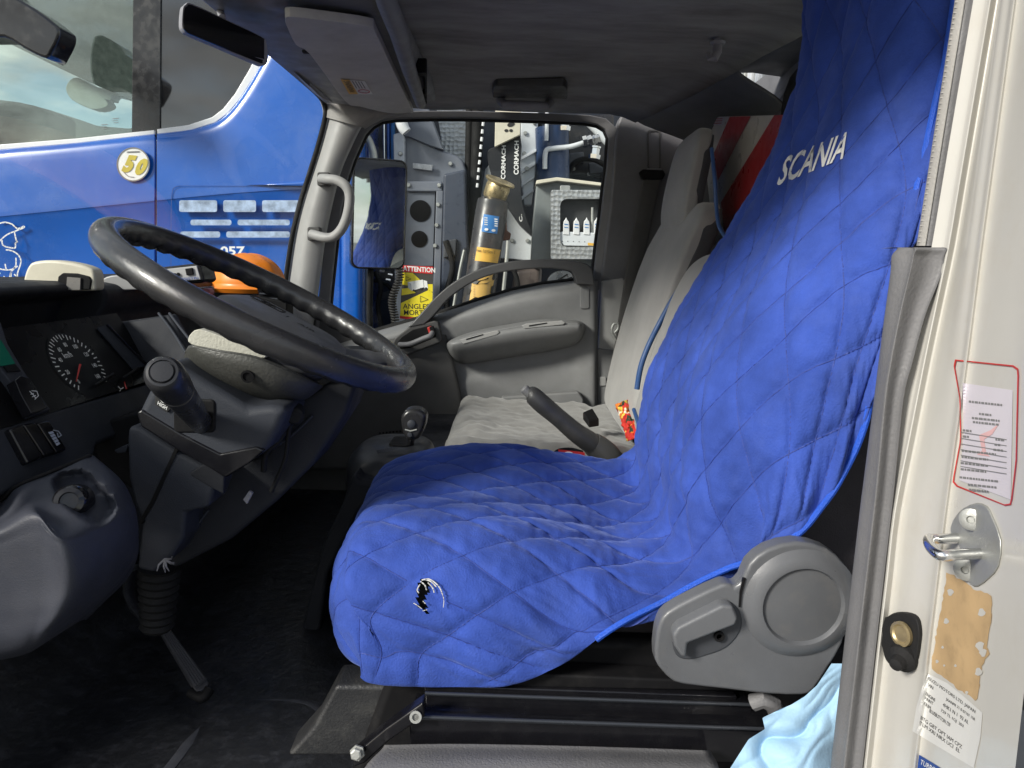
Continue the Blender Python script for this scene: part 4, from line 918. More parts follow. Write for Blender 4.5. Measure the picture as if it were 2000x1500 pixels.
loft('hub_pad', [(hubc - wn_ * .03, wd_, we, .080, .075), (hubc - wn_ * .012, wd_, we, .094, .086), (hubc + wn_ * .004, wd_, we, .096, .088), (hubc + wn_ * .018, wd_, we, .090, .080), (hubc + wn_ * .026, wd_, we, .074, .062), (hubc + wn_ * .029, wd_, we, .04, .03), (hubc + wn_ * .0295, wd_, we, .005, .004)], G['hub'], SW, n=44, p=3.6)
def wpt(a, b, h): return hubc + wd_ * a + we * b + wn_ * h
for ang, w0 in ((34, .032), (-34, .032)):
    t = R_(ang); r0 = wd_ * math.cos(t) + we * math.sin(t)
    p0, p1, p2 = hubc + r0 * .06 - wn_ * .006, hubc.lerp(WC, .6) + r0 * .15 - wn_ * .008, WC + r0 * .218 - wn_ * .004
    MB().tube([Vector(q) for q in cr([p0, p1, p2], 6)], [w0] * 4 + [w0 * .8] * 5 + [w0 * .62] * 4, 14, flat=.42, up=wn_).build('spoke', G['hub'], SW)
em = MB()
e0 = [wpt(-.040 + x, .018 + y, .0288) for x, y in rrect(-.026, -.012, .026, .012, .004)]; e1 = [wpt(-.040 + x, .018 + y, .0288) for x, y in rrect(-.0225, -.0085, .0225, .0085, .003)]
em.ring(e0, e1, wn_ * .0012)
for a_, b_ in (((-.010, -.004), (-.004, .004)), ((-.004, .004), (0.001, -.003)), ((.001, -.003), (.006, .004)), ((.006, .004), (.012, -.002))):
    p0, p1 = wpt(-.040 + a_[0], .018 + a_[1], .0292), wpt(-.040 + b_[0], .018 + b_[1], .0292); em.tube([p0, p1], .0010, 6)
em.build('horn_emblem', G['black'], SW)
vs_, tr_, _a = text2d('AIR', .01)
tm = MB(); tm.add([wpt(.016 + .028 * u, -.012 + .011 * v, .0298) for u, v in vs_], tr_); tm.build('embossed_mark', G['black'], SW, smooth=False, recalc=False)
MB().tube([wpt(.0, -.055, .0235), wpt(-.003, .0, .0294), wpt(.004, .058, .0225)], .0010, 6).build('pad_seam', G['black'], SW)

SCO = thing('steering_column', 'dark steering column with pale shroud below the wheel and ribbed boot at its foot', 'steering column', at(330, 1150, 1.0))
slab('shroud_top', [(367, 662), (374, 650), (388, 643), (420, 652), (470, 672), (520, 696), (500, 699), (430, 688), (374, 673)], .935, .17, G['beige'], SCO, bevel=.008, curve=2, seg=4)
SHC = [((360, 702), (361, 716), 1.03), ((363, 686), (367, 724), .955), ((377, 675), (394, 744), .918), ((430, 684), (440, 768), .905), ((500, 696), (504, 791), .903), ((560, 720), (560, 797), .914), ((610, 743), (602, 782), .94), ((635, 755), (631, 761), 1.0)]
ctrl = []
for f, dY_, dy_ in ((0, .06, -2), (.015, .008, 0), (.10, .0, 0), (.34, .001, 0), (.60, .012, 0), (.82, .035, 0), (.95, .07, 0), (1.0, .13, 0)):
    ctrl.append([at(a_[0] + (b_[0] - a_[0]) * f, a_[1] + (b_[1] - a_[1]) * f + dy_, Y_ + dY_) for a_, b_, Y_ in SHC])
shr = MB().grid(patch(ctrl, 5, 5)).build('shroud', G['shroud'], SCO, ang=80)
MB().tube([at(a_[0], a_[1] + 2, Y_ + .006) for a_, b_, Y_ in SHC[1:6]], .0018, 8).build('shroud_seam', G['shroud'], shr)
MB().lathe([(.0085, .0), (.0085, -.002), (.006, -.0022), (.0055, .004)], at(484, 735, .9035), (0, 1, .2), 20).build('screw_hole', G['black'], shr)
blk = slab('switch_block', [(334, 704), (362, 722), (406, 749), (446, 772), (486, 797), (525, 792), (562, 797), (545, 840), (520, 880), (486, 905), (440, 932), (350, 880), (274, 832), (262, 816), (276, 788), (297, 745), (312, 716)], .895, .20, G['dashg'], SCO, bevel=.012, seg=4)
slab('block_band', [(266, 806), (276, 800), (352, 846), (430, 886), (500, 872), (516, 880), (486, 906), (440, 933), (350, 882), (274, 833)], .8925, .05, G['gloss'], blk, bevel=.003)
slab('stalk_gate', rrect(338, 780, 420, 846, 10), .8925, .01, G['black'], blk, bevel=.003, vec=Vector((0, .01, 0)))
low = slab('lower_cover', [(250, 832), (275, 836), (350, 884), (436, 930), (424, 940), (407, 992), (362, 1002), (358, 1050), (333, 1094), (300, 1120), (266, 1112), (277, 1018), (262, 985), (250, 935), (247, 860)], .925, .17, G['dashg'], SCO, bevel=.008, seg=4)
slab('cover_gap', [(343, 872), (349, 875), (300, 985), (276, 1024), (270, 1020), (294, 980)], .9235, .004, G['black'], low, bevel=0)
slab('cover_flap', [(370, 925), (400, 905), (438, 932), (436, 966), (404, 948), (374, 930)], .921, .008, G['dash'], low, bevel=.002)
slab('side_cover', [(420, 930), (520, 884), (562, 797), (640, 748), (700, 742), (676, 810), (610, 910), (540, 980), (450, 1055), (340, 1112), (320, 1100), (366, 1010)], .985, .10, G['dash'], SCO, bevel=.008)
for q in ([(407, 996, .975), (372, 1044, .975), (338, 1086, .975)], [(610, 812, .982), (570, 850, .98), (515, 888, .98)]): tubepx('cover_edge', q, .0018, G['dashg'], SCO)
for path, r in (([(553, 798, .955), (556, 830, .95), (546, 860, .95), (520, 884, .95), (515, 920, .96)], .004), ([(568, 796, .96), (566, 830, .955), (562, 858, .955), (556, 900, .96), (530, 960, .97)], .0032)):
    tubepx('column_cable', path, r, G['rubber'], SCO)
MB().lathe([(.012, 0), (.012, .02), (.008, .024)], at(578, 802, .955), (.2, -1, -.2), 14).build('cable_plug', G['rubber'], SCO)
slab('pink_connector', [(549, 797), (556, 800), (553, 828), (545, 836), (542, 828), (550, 815)], .95, .006, G['pink'], SCO, bevel=.001)
slab('tie_tag', [(474, 976), (486, 959), (493, 964), (482, 985)], .96, .006, G['header'], SCO, bevel=.001)
prof = []
for k in range(9): prof += [(.031 - .0008 * k, k * .012), (.0265 - .0008 * k, k * .012 + .006)]
MB().lathe(prof, at(312, 1105, 1.0), (-.10, 0, -1), 24).build('ribbed_boot', G['rubber'], SCO)
bt = MB(); random.seed(5)
for k in range(7):
    a_ = random.uniform(0, 6.28); c_ = at(322, 1092, .919); bt.tube([c_, c_ + Vector((math.cos(a_), -.3, math.sin(a_))) * .010, c_ + Vector((math.cos(a_ + .3), -.5, math.sin(a_ + .3))) * .016], [.0016, .0013, .0006], 6)
bt.build('torn_tape', G['header'], SCO)
stl = MB(); p0, p1 = at(402, 838, .93), at(318, 728, .705); ax = (p1 - p0); Ls = ax.length
stl.lathe([(.010, 0), (.0135, .03), (.0165, Ls * .5), (.0175, Ls * .72), (.0180, Ls * .74), (.0160, Ls * .745), (.0160, Ls * .76), (.0185, Ls * .765), (.0195, Ls * .86), (.0192, Ls * .97), (.0175, Ls), (.0150, Ls + .003), (.0125, Ls + .0035), (.0122, Ls + .0015), (.0110, Ls + .0012), (.0105, Ls + .0045), (.004, Ls + .005)], p0, ax, 36)
stalk = stl.build('turn_signal_stalk', mat('stalk_plastic', (.028, .029, .032), .3, dirt=.2, dcol=(.08, .08, .08), dscale=30), SCO)
tl_ = slab('wiper_label', [(303, 772), (309, 760), (336, 776), (332, 800), (326, 806), (302, 790)], .8915, .004, G['ink'], blk, bevel=.001)
lf = lambda x, y: at(x, y, .8905)
textpx('label_text', 'R', [(306, 772), (311, 775), (313, 768), (308, 765)], lf, G['print_'], tl_, offset=.02)
textpx('label_text', 'LOW', [(317, 779), (329, 786), (330, 779), (319, 772)], lf, G['print_'], tl_, offset=.02)
textpx('label_text', 'HIGH', [(307, 790), (325, 801), (327, 794), (309, 783)], lf, G['print_'], tl_, offset=.02)
decal('label_marks', [ell(314.5, 772, 1.8, 4, 10)] + stroke([(314, 781), (318, 786), (324, 785)], 2.2), lf, G['print_'], tl_)

# ------------------------------------------------------------------ dashboard
DB = thing('dashboard', 'dark plastic dashboard with instrument cluster, switches and knee panel', 'dashboard', W(-.75, 1.3, -.5))
pf = [(-.98, -.05), (-.76, -.052), (-.742, -.058), (-.738, -.066), (-.75, -.076), (-.80, -.088), (-.82, -.13), (-.80, -.25), (-.75, -.35), (-.98, -.40)]
MB().prism([W(x, .62, z) for x, z in pf], (0, .66, 0)).build('cowl', G['dash'], DB, bevel=.006)
pf2 = [(-.98, -.055), (-.76, -.058), (-.735, -.062), (-.725, -.075), (-.73, -.10), (-.742, -.115), (-.745, -.19), (-.72, -.26), (-.66, -.36), (-.60, -.48), (-.64, -.56), (-.98, -.60)]
MB().prism([W(x, 1.28, z) for x, z in pf2], (0, .82, 0)).build('centre_dash', G['dash'], DB, bevel=.008)
# binnacle: cluster plane, its side wall and the strip below
B0 = W(-.60, 1.0, -.21); cu = Vector((-.52, 0, .854)); cn = Vector((.854, 0, .52))
def cl(Y, v, off=0.): return Vector((B0.x, Y, B0.z)) + cu * v + cn * off
MB().prism([cl(.66, 0), cl(1.20, 0), cl(1.20, .125), cl(.66, .125)], -cn * .02).build('cluster_face', mat('cluster_face', (.008, .008, .009), .3, var=.2, scale=5, spec=.15), DB)
def clp(x, y, off=.001): return atpl(x, y, B0 + cn * off, cn)
dc = clp(162, 727, 0); dY, dv = dc.y, (dc - Vector((B0.x, dc.y, B0.z))).dot(cu)
def dial(a, r, off=.0008): t = R_(a); return cl(dY + r * math.cos(t), dv + .012 + r * math.sin(t), off)
face = MB(); face.add([dial(k * 7.5, .053, .0006) for k in range(48)], [tuple(range(48))]); fo_ = face.build('speedometer', mat('dial_face', (.010, .011, .013), .4, spec=.15), DB, smooth=False, recalc=False)
tk = MB()
for k in range(33):
    a_ = 225 - k * 270 / 32; r0 = .0445 if k % 2 else .0415; w = .0009
    for _ in (0,):
        t = R_(a_); tx, ty = -math.sin(t) * w, math.cos(t) * w
        q = [cl(dY + r * math.cos(t) + s * tx, dv + .012 + r * math.sin(t) + s * ty, .0014) for r, s in ((r0, -1), (.050, -1), (.050, 1), (r0, 1))]; tk.add(q, [(0, 1, 2, 3)])
tk.build('scale_ticks', G['print_'], fo_, smooth=False, recalc=False)
for k in range(9):
    a_ = 225 - k * 33.75; t = R_(a_); s_ = str(k * 20); vs_, tr_, asp = text2d(s_, .015); h = .0068; w = h * asp * .8; nm = MB()
    nm.add([cl(dY + .0335 * math.cos(t) + (u - .5) * w, dv + .012 + .0335 * math.sin(t) + (v - .5) * h, .0014) for u, v in vs_], tr_); nm.build('numeral', G['print_'], fo_, smooth=False, recalc=False)
vs_, tr_, asp = text2d('km/h', .012); nm = MB(); nm.add([cl(dY - .010 + (u - .5) * .019, dv + .012 + .018 + (v - .5) * .009, .0014) for u, v in vs_], tr_); nm.build('unit_text', G['print_'], fo_, smooth=False, recalc=False)
MB().tube([dial(218, .002, .004), dial(216, .040, .004)], [.0016, .0006], 8).build('needle', G['red'], fo_)
for (x0, y0), (x1, y1) in (((185, 754), (222, 731)), ((240, 740), (270, 719))):
    MB().tube([clp(x0, y0, .006), clp(x1, y1, .006)], .0028, 8).build('trip_knob', G['black'], DB)
MB().tube([clp(247, 760, .003), clp(243, 746, .003)], [.0012, .0008], 8).build('fuel_needle', G['red'], DB)
decal('fuel_marks', stroke([(231, 755), (236, 760), (241, 757)], 1.6) + stroke([(236, 760), (234, 764)], 1.4), lambda x, y: clp(x, y, .0016), G['print_'], DB)
MB().prism([clp(x, y, .004) for x, y in ((192, 640), (209, 634), (288, 714), (262, 720))], -cn * .003).build('side_gauge_strip', G['dashg'], DB)
MB().tube([clp(209, 634, .006), clp(250, 676, .006), (clp(288, 714, .006))], .0022, 8).build('cluster_edge', G['gloss'], DB)
MB().prism([at(*q) for q in ((212, 632, 1.20), (330, 615, 1.215), (370, 690, 1.14), (372, 720, 1.12), (330, 722, 1.10), (290, 716, 1.19))], (.0, .03, 0)).build('binnacle_side', G['dash'], DB, bevel=.004)
for q in ([(310, 612, 1.212), (340, 652, 1.17), (369, 700, 1.12)], [(331, 612, 1.214), (352, 640, 1.18), (374, 668, 1.14)]):
    tubepx('binnacle_edge', q, .0022, G['dashg'], DB)
# radio strip with its display, left of the cluster
MB().prism([clp(x, y, .010) for x, y in ((-60, 560), (-8, 600), (16, 672), (60, 745), (100, 800), (62, 812), (24, 750), (-60, 640))], -cn * .012).build('switch_strip', G['dashg'], DB, bevel=.002)
MB().prism([clp(x, y, .0125) for x, y in ((-30, 664), (2, 664), (30, 710), (8, 714), (-30, 716))], -cn * .002).build('green_display', G['lcd'], DB)
MB().prism([clp(x, y, .0125) for x, y in ((8, 715), (30, 711), (41, 724), (16, 726))], -cn * .002).build('display_base', G['black'], DB)
rk = MB().prism([clp(x, y, .020) for x, y in cr([(30, 742), (58, 738), (88, 790), (92, 796), (66, 806), (58, 800)], 2, True)], -cn * .014).build('rocker_switch', G['gloss'], DB, bevel=.003)
decal('heater_symbol', stroke([(58, 764), (66, 772), (70, 778)], 1.5) + stroke([(62, 763), (72, 764), (75, 773), (68, 780)], 1.4) + stroke([(60, 770), (66, 768)], 1.3) + stroke([(63, 775), (70, 772)], 1.3), lambda x, y: clp(x, y, .0206), G['print_'], rk)
# lower bezel with the two blank switches and the thumb wheel
B1 = Vector((B0.x, 0, B0.z)); bn = Vector((.93, 0, .36)).normalized(); bu = Vector((-.36, 0, .93))
def bz1(x, y, off=.0): return atpl(x, y, B1 + bn * off, bn)
MB().prism([bz1(x, y) for x, y in ((-80, 850), (20, 830), (94, 803), (200, 775), (292, 748), (330, 730), (345, 760), (290, 800), (282, 830), (190, 868), (186, 890), (110, 925), (36, 952), (-80, 1010))], -bn * .03).build('lower_bezel', G['dashg'], DB, bevel=.006)
for o in (((20, 838), (44, 828), (86, 892), (56, 906)), ((46, 828), (70, 824), (110, 886), (88, 892))):
    MB().prism([bz1(x, y, .009) for x, y in o], -bn * .012).build('blank_switch', G['gloss'], DB, bevel=.003)
tw = MB().prism([bz1(x, y, .007) for x, y in ((73, 825), (97, 820), (132, 878), (112, 886))], -bn * .012).build('thumb_wheel_housing', G['gloss'], DB, bevel=.003)
decal('thumb_wheel_marks', [[(94 + k * 3.5, 844 + k * 5.6), (103 + k * 3, 842 + k * 5.2), (106 + k * 3, 846 + k * 5.2), (97 + k * 3.5, 848.5 + k * 5.6)] for k in range(5)] + stroke([(104, 840), (114, 842), (120, 850), (114, 854), (112, 846)], 1.6), lambda x, y: bz1(x, y, .0078), mat('grey_print', (.45, .5, .6), .5), tw)
slab('open_tray', [(186, 830), (280, 800), (292, 752), (345, 735), (345, 830), (262, 960), (200, 920), (182, 884)], 1.02, .12, G['black'], DB, bevel=.006)
slab('bonnet_release', [(222, 880), (244, 870), (249, 872), (246, 884), (228, 886)], .98, .03, G['dashg'], DB, bevel=.003)
# knee panel at the door end: a bulging moulding
KP = [[(-90, 1008, .80), (0, 982, .79), (33, 950, .785), (90, 926, .80), (177, 890, .84), (185, 906, .89)],
      [(-90, 1028, .745), (0, 1010, .74), (56, 985, .735), (112, 990, .74), (224, 936, .82), (242, 952, .89)],
      [(-90, 1056, .702), (0, 1034, .70), (66, 1003, .697), (126, 1042, .69), (246, 985, .795), (263, 988, .89)],
      [(-90, 1085, .70), (0, 1064, .698), (74, 1042, .692), (140, 1066, .686), (255, 1015, .795), (269, 1018, .89)],
      [(-90, 1120, .70), (0, 1100, .699), (80, 1090, .693), (149, 1104, .686), (257, 1048, .795), (271, 1052, .89)],
      [(-90, 1170, .705), (0, 1152, .70), (80, 1142, .694), (150, 1142, .688), (252, 1088, .80), (268, 1090, .89)],
      [(-90, 1222, .71), (0, 1206, .702), (74, 1196, .694), (138, 1180, .69), (230, 1132, .80), (248, 1132, .89)],
      [(-90, 1272, .72), (0, 1258, .712), (60, 1245, .703), (114, 1218, .70), (188, 1176, .79), (205, 1175, .88)],
      [(-90, 1298, .75), (0, 1286, .742), (54, 1273, .738), (98, 1247, .735), (158, 1210, .79), (172, 1208, .88)],
      [(-90, 1300, .84), (0, 1289, .83), (54, 1276, .82), (98, 1250, .82), (156, 1213, .83), (168, 1210, .90)]]
kr = patch([[at(*q) for q in r] for r in KP], 12, 16)
RO = cr([(100, 946), (110, 926), (132, 917), (160, 916), (178, 926), (206, 954), (226, 980), (224, 1008), (204, 1028), (182, 1026), (150, 1008), (118, 980)], 4, True)
def dist_in(x, y, p):
    """distance in pixels to the outline when inside, else 0"""
    if not inpoly(x, y, p): return 0.
    best = 1e9
    for i in range(len(p)):
        a_, b_ = Vector(p[i - 1]), Vector(p[i]); d_ = b_ - a_; t_ = max(0, min(1, (Vector((x, y)) - a_).dot(d_) / max(d_.length_squared, 1e-9))); best = min(best, (Vector((x, y)) - a_ - d_ * t_).length)
    return best
for r in kr:
    for j, q in enumerate(r):
        x, y = proj(q)
        if 95 < x < 230 and 910 < y < 1035:
            t_ = min(1, dist_in(x, y, RO) / 13.0); r[j] = q + (q - EYE).normalized() * .030 * t_ * t_ * (3 - 2 * t_)
kp = MB().grid(kr).build('knee_panel', G['knee'], DB, solid=-.004, ang=75)
kn_ = len(kr[0]); kbvh = BVHTree.FromPolygons([p for r in kr for p in r], [(i * kn_ + j, i * kn_ + j + 1, (i + 1) * kn_ + j + 1, (i + 1) * kn_ + j) for i in range(len(kr) - 1) for j in range(kn_ - 1)])
def onk(x, y, off):
    d = ray(x, y).normalized(); h = kbvh.ray_cast(EYE, d); return (h[0] if h[0] is not None else at(x, y, .75)) - d * off
kb_ = MB().lathe([(.019, -.004), (.0185, .010), (.0175, .024), (.015, .028), (.010, .029), (.009, .027), (.003, .027)], onk(148, 978, .006), (.30, -.9, .3), 28).build('light_knob', G['gloss'], kp)
tubepx('panel_joint', [(-20, 996, .795), (8, 972, .79), (33, 949, .782), (90, 925, .797), (140, 905, .818), (177, 889, .838)], .0022, G['black'], kp)
# centre of the dash seen behind the wheel
slab('tray_mouth', [(420, 585), (500, 578), (560, 590), (560, 660), (440, 660), (412, 606)], 1.60, .05, G['black'], DB, bevel=.003)  # solid black slab stands in for the shaded tray opening
slab('red_button', ell(402, 571, 9, 8, 18, .3), 1.42, .02, G['pink'], DB, bevel=.002)
slab('switch_panel', [(364, 562), (410, 560), (416, 600), (380, 606)], 1.46, .02, G['gloss'], DB, bevel=.002)
slab('vent_frame', [(500, 560), (548, 562), (566, 600), (514, 604)], 1.62, .03, G['gloss'], DB, bevel=.003)
for k in range(3): slab('vent_slat', [(506 + k * 5, 572 + k * 9), (548 + k * 5, 574 + k * 9), (549 + k * 5, 577 + k * 9), (507 + k * 5, 575 + k * 9)], 1.612, .014, G['dashg'], DB, bevel=.001)
loft('side_vent', [(at(700, 730, 1.75), (1, 0, 0), (0, .6, .8), .05, .02), (at(700, 715, 1.75), (1, 0, 0), (0, .6, .8), .062, .035), (at(702, 696, 1.75), (1, 0, 0), (0, .6, .8), .05, .03), (at(702, 684, 1.75), (1, 0, 0), (0, .6, .8), .02, .012)], G['doord'], DB)

# ------------------------------------------------------------------ things on the dash
WB = thing('cream_device', 'rounded cream plastic device with dark display on the dash top', 'device', at(110, 556, 1.22))
db = cr([(42, 568), (46, 540), (54, 520), (66, 511), (100, 508), (140, 513), (172, 522), (184, 534), (186, 568)], 3)
slab('case', db, 1.20, .03, G['cream'], WB, bevel=.008, seg=4)
slab('front_panel', [(110, 566), (113, 540), (122, 533), (150, 534), (174, 540), (178, 548), (175, 566)], 1.197, .01, G['black'], WB, bevel=.002)
slab('display', [(129, 566), (131, 541), (157, 543), (156, 566)], 1.194, .004, mat('grey_display', (.2, .19, .18), .3), WB, bevel=0)
gd = slab('grey_dome', [(186, 566), (192, 552), (206, 541), (228, 537), (256, 540), (270, 552), (272, 566)], 1.34, .10, mat('grey_shell', (.3, .3, .3), .4), None, bevel=.012, curve=2); tag(gd, 'low grey rounded box on the dash beside the cream device', 'box')
CU = thing('control_unit', 'small grey control unit with black buttons on the dash behind the wheel', 'control unit', at(350, 552, 1.34))
slab('unit_case', [(305, 528), (312, 522), (385, 514), (392, 520), (399, 548), (392, 553), (318, 556)], 1.36, .06, G['gloss'], CU, bevel=.004)
slab('unit_face', [(311, 527), (384, 519), (392, 546), (322, 551)], 1.356, .005, mat('unit_face', (.42, .42, .42), .4), CU, bevel=.001)
for x, y in ((333, 538), (340, 537), (347, 536)): slab('button', ell(x, y, 2.8, 3.6, 14), 1.352, .005, G['black'], CU, bevel=.0006)
slab('socket', [(361, 525), (375, 523), (377, 536), (364, 538)], 1.352, .005, G['black'], CU, bevel=.001)
textpx('unit_text', 'USISTRI', [(352, 548), (388, 545), (387, 540), (351, 543)], lambda x, y: at(x, y, 1.3535), G['navy'], CU, offset=.015)
def helmet(name, label, c, r, m_, ridge=True):
    rows = []
    for i in range(25):
        ph = (math.pi / 2) * i / 24; row = []
        for j in range(49):
            t = 2 * math.pi * j / 48; rr_ = r * (1 + (.05 * math.exp(-((math.sin(t)) / .12) ** 2) + .03 * math.exp(-((abs(math.sin(t)) - .45) / .10) ** 2)) * math.sin(ph) ** .5 * (1 if ridge else 0))
            row.append(c + Vector((math.sin(ph) * math.cos(t) * rr_ * 1.1, math.sin(ph) * math.sin(t) * rr_ * .92, math.cos(ph) * rr_ * .95)))
        rows.append(row)
    rows.append([c + (p - c) * 1.12 + Vector((0, 0, -.008)) for p in rows[-1]])
    rows.append([c + (p - c) * 1.02 + Vector((0, 0, -.018)) for p in rows[-2]])
    h = MB().grid(rows).build(name, m_, weld=True, ang=50, recalc=False); return tag(h, label, 'helmet')
helmet('hard_hat', 'bright orange hard hat on the far dash top', at(486, 556, 1.78), .080, G['orange'])

# ------------------------------------------------------------------ gear selector and handbrake
GS = thing('gear_selector', 'black automatic gear selector lever on its rounded console left of the grey cushion', 'gear lever', at(770, 930, 1.42))
hs = MB(); c_ = at(768, 930, 1.44) + Vector((0, 0, .008))
loft('selector_housing', [(c_ + Vector((0, 0, -.10)), (1, 0, 0), YV, .092, .105), (c_, (1, 0, 0), YV, .090, .10), (c_ + Vector((.0, 0, .035)), (1, 0, 0), YV, .086, .095), (c_ + Vector((.005, 0, .058)), (1, 0, 0), YV, .072, .082), (c_ + Vector((.008, 0, .068)), (1, 0, 0), YV, .050, .06), (c_ + Vector((.008, 0, .070)), (1, 0, 0), YV, .01, .01)], mat('housing_plastic', (.03, .032, .037), .38, dirt=.12, dcol=(.06, .06, .06)), GS, n=48, p=3, fine=5)
slab('housing_skirt', [(690, 932), (696, 924), (742, 940), (850, 945), (850, 985), (690, 985), (676, 960)], 1.335, .18, G['dashg'], GS, bevel=.006)
MB().prism([c_ + Vector((x + .02, y - .01, .0695)) for x, y in rrect(-.022, -.04, .022, .035, .01)], (0, 0, .0025)).build('gate_plate', G['black'], GS, bevel=.001)
tubepx('lever_shaft', [(800, 884, 1.415), (803, 858, 1.405), (805, 840, 1.40)], .010, G['gloss'], GS, flat=.7)
ko = [(782, 824), (784, 812), (793, 802), (806, 799), (820, 801), (831, 810), (832, 822), (828, 838), (820, 854), (812, 860), (800, 861), (791, 856), (785, 842)]
kb = slab('knob', cr(ko, 2, True), 1.375, .042, mat('knob_plastic', (.022, .022, .024), .3, dirt=.15, dcol=(.07, .07, .07)), GS, bevel=.009, seg=4)
for x, y, r in ((804, 828, .0085), (801, 849, .0052)): MB().lathe([(r, 0), (r, .003), (r * .8, .0045), (.001, .005)], at(x, y, 1.3755), (0, -1, .1), 20).build('knob_button', G['dashg'], kb)
MB().tube([at(791, 839, 1.3745), at(802, 842, 1.3735), at(814, 839, 1.3745)], .0016, 8).build('knob_seam', G['steel'], kb)
decal('shift_plate', [[(735, 880), (766, 873), (768, 880), (738, 886)]], lambda x, y: at(x, y, 1.345), G['dashg'], GS)
HB = thing('handbrake', 'dark grey handbrake lever rising in front of the passenger cushion', 'handbrake', at(1180, 895, 1.42))
gp = MB(); P_ = [at(*q) for q in cr([(1032, 768, 1.40), (1040, 772, 1.40), (1060, 790, 1.40), (1090, 815, 1.405), (1125, 845, 1.41), (1150, 862, 1.415), (1160, 870, 1.417)], 4)]
k_ = len(P_); gp.tube(P_, [q[0] for q in cr([(.0155,), (.021,), (.0225,), (.0215,), (.0235,), (.0255,), (.025,)], 4)], 20, flat=.85)
gp.build('grip', mat('handbrake_plastic', (.042, .042, .043), .42, bump=.3, bscale=600, dirt=.3, dcol=(.14, .13, .12), dscale=25), HB)
MB().tube([at(1022, 757, 1.40), at(1024, 759, 1.40), at(1036, 771, 1.40)], [.007, .0095, .0095], 14).build('release_button', G['gasket'], HB)
bb = MB(); P_ = [at(*q) for q in ((1156, 866, 1.417), (1166, 873, 1.42), (1182, 888, 1.42), (1192, 902, 1.42), (1196, 916, 1.42))]; bb.tube(P_, [.0262, .029, .032, .034, .034], 20, flat=.9); bb.build('lever_base', G['doord'], HB)
rc_ = slab('red_card', [(1090, 878), (1142, 884), (1142, 916), (1096, 916)], 1.345, .002, mat('card_red', (.5, .03, .03), .4), None, bevel=0); tag(rc_, 'red card with white oval badge lying below the handbrake', 'card')
decal('white_badge', [ell(1110, 886, 9, 4, 18)], lambda x, y: at(x, y, 1.3435), G['print_'], rc_)
tubepx('card_frame', [(1082, 888, 1.365), (1092, 880, 1.37), (1115, 878, 1.38), (1138, 884, 1.38)], .004, G['black'], HB)

# ------------------------------------------------------------------ pedal and floor mat
AP = thing('accelerator_pedal', 'long ribbed black accelerator pedal standing in the footwell', 'pedal', at(380, 1355, 1.05))
pdl = [at(*q) for q in ((300, 1212, 1.16), (314, 1208, 1.17), (408, 1332, 1.03), (400, 1348, 1.02), (384, 1352, 1.01), (370, 1330, 1.03))]
nrm = (pdl[2] - pdl[0]).cross(pdl[5] - pdl[0]).normalized()
if nrm.y > 0: nrm = -nrm
MB().prism([p for p in pdl], -nrm * .012).build('pedal_pad', mat('pedal_rubber', (.07, .07, .078), .55, dirt=.3, dcol=(.12, .12, .12)), AP, bevel=.003)
for k in range(5):
    t = .14 + k * .18; a_, b_ = pdl[0].lerp(pdl[1], t), pdl[4].lerp(pdl[2], t); MB().tube([a_ + nrm * .001, b_.lerp(a_, .04) + nrm * .001], .0030, 6).build('pad_rib', MATS['pedal_rubber'], AP)
tubepx('pedal_hinge', [(372, 1352, 1.02), (396, 1362, 1.01), (410, 1345, 1.02)], .008, G['black'], AP)
BP = tubepx('brake_pedal_arm', [(258, 1110, 1.10), (252, 1150, 1.10), (262, 1185, 1.09), (282, 1212, 1.07)], [.016, .015, .012, .009], G['dash'], None, flat=.5); tag(BP, 'curved dark brake pedal arm beside the ribbed column boot', 'pedal')
FM = thing('floor_mat', 'dirty black rubber floor mat with raised borders in the driver footwell', 'floor mat', W(-.42, .95, -.735))
mz = -.728
mo_ = [atz(x, y, mz) for x, y in ((60, 1400), (250, 1385), (400, 1378), (470, 1345), (600, 1352), (640, 1400), (690, 1480), (700, 1560), (0, 1560))]
MB().prism(mo_, (0, 0, -.006)).build('mat_sheet', mat('mat_rubber', (.018, .019, .024), .34, bump=.5, bscale=110, var=.3, scale=20, dirt=.6, dcol=(.09, .10, .125), dscale=40), FM, bevel=.002)
for pth, r in (([(250, 1600), (335, 1500), (380, 1440), (432, 1382), (480, 1374), (600, 1378), (640, 1420), (690, 1475)], .011), ([(200, 1460), (330, 1440), (390, 1446)], .008), ([(560, 1480), (590, 1420), (606, 1400)], .006)):
    MB().tube([atz(x, y, mz + .001) for x, y in cr(pth, 5)], r, 8, flat=.6).build('mat_ridge', MATS.get('worn_ridge') or mat('worn_ridge', (.045, .048, .058), .45, var=.3, scale=20, dirt=.3, dcol=(.1, .1, .12)), FM)
rb = MB()
for k in range(16): rb.tube([atz(380 + random.uniform(-30, 20), 1170 + k * 11, -.734), atz(590 + random.uniform(-30, 30), 1176 + k * 11, -.734)], .0028, 6)
rb.build('mat_ribs', MATS['mat_rubber'], FM)

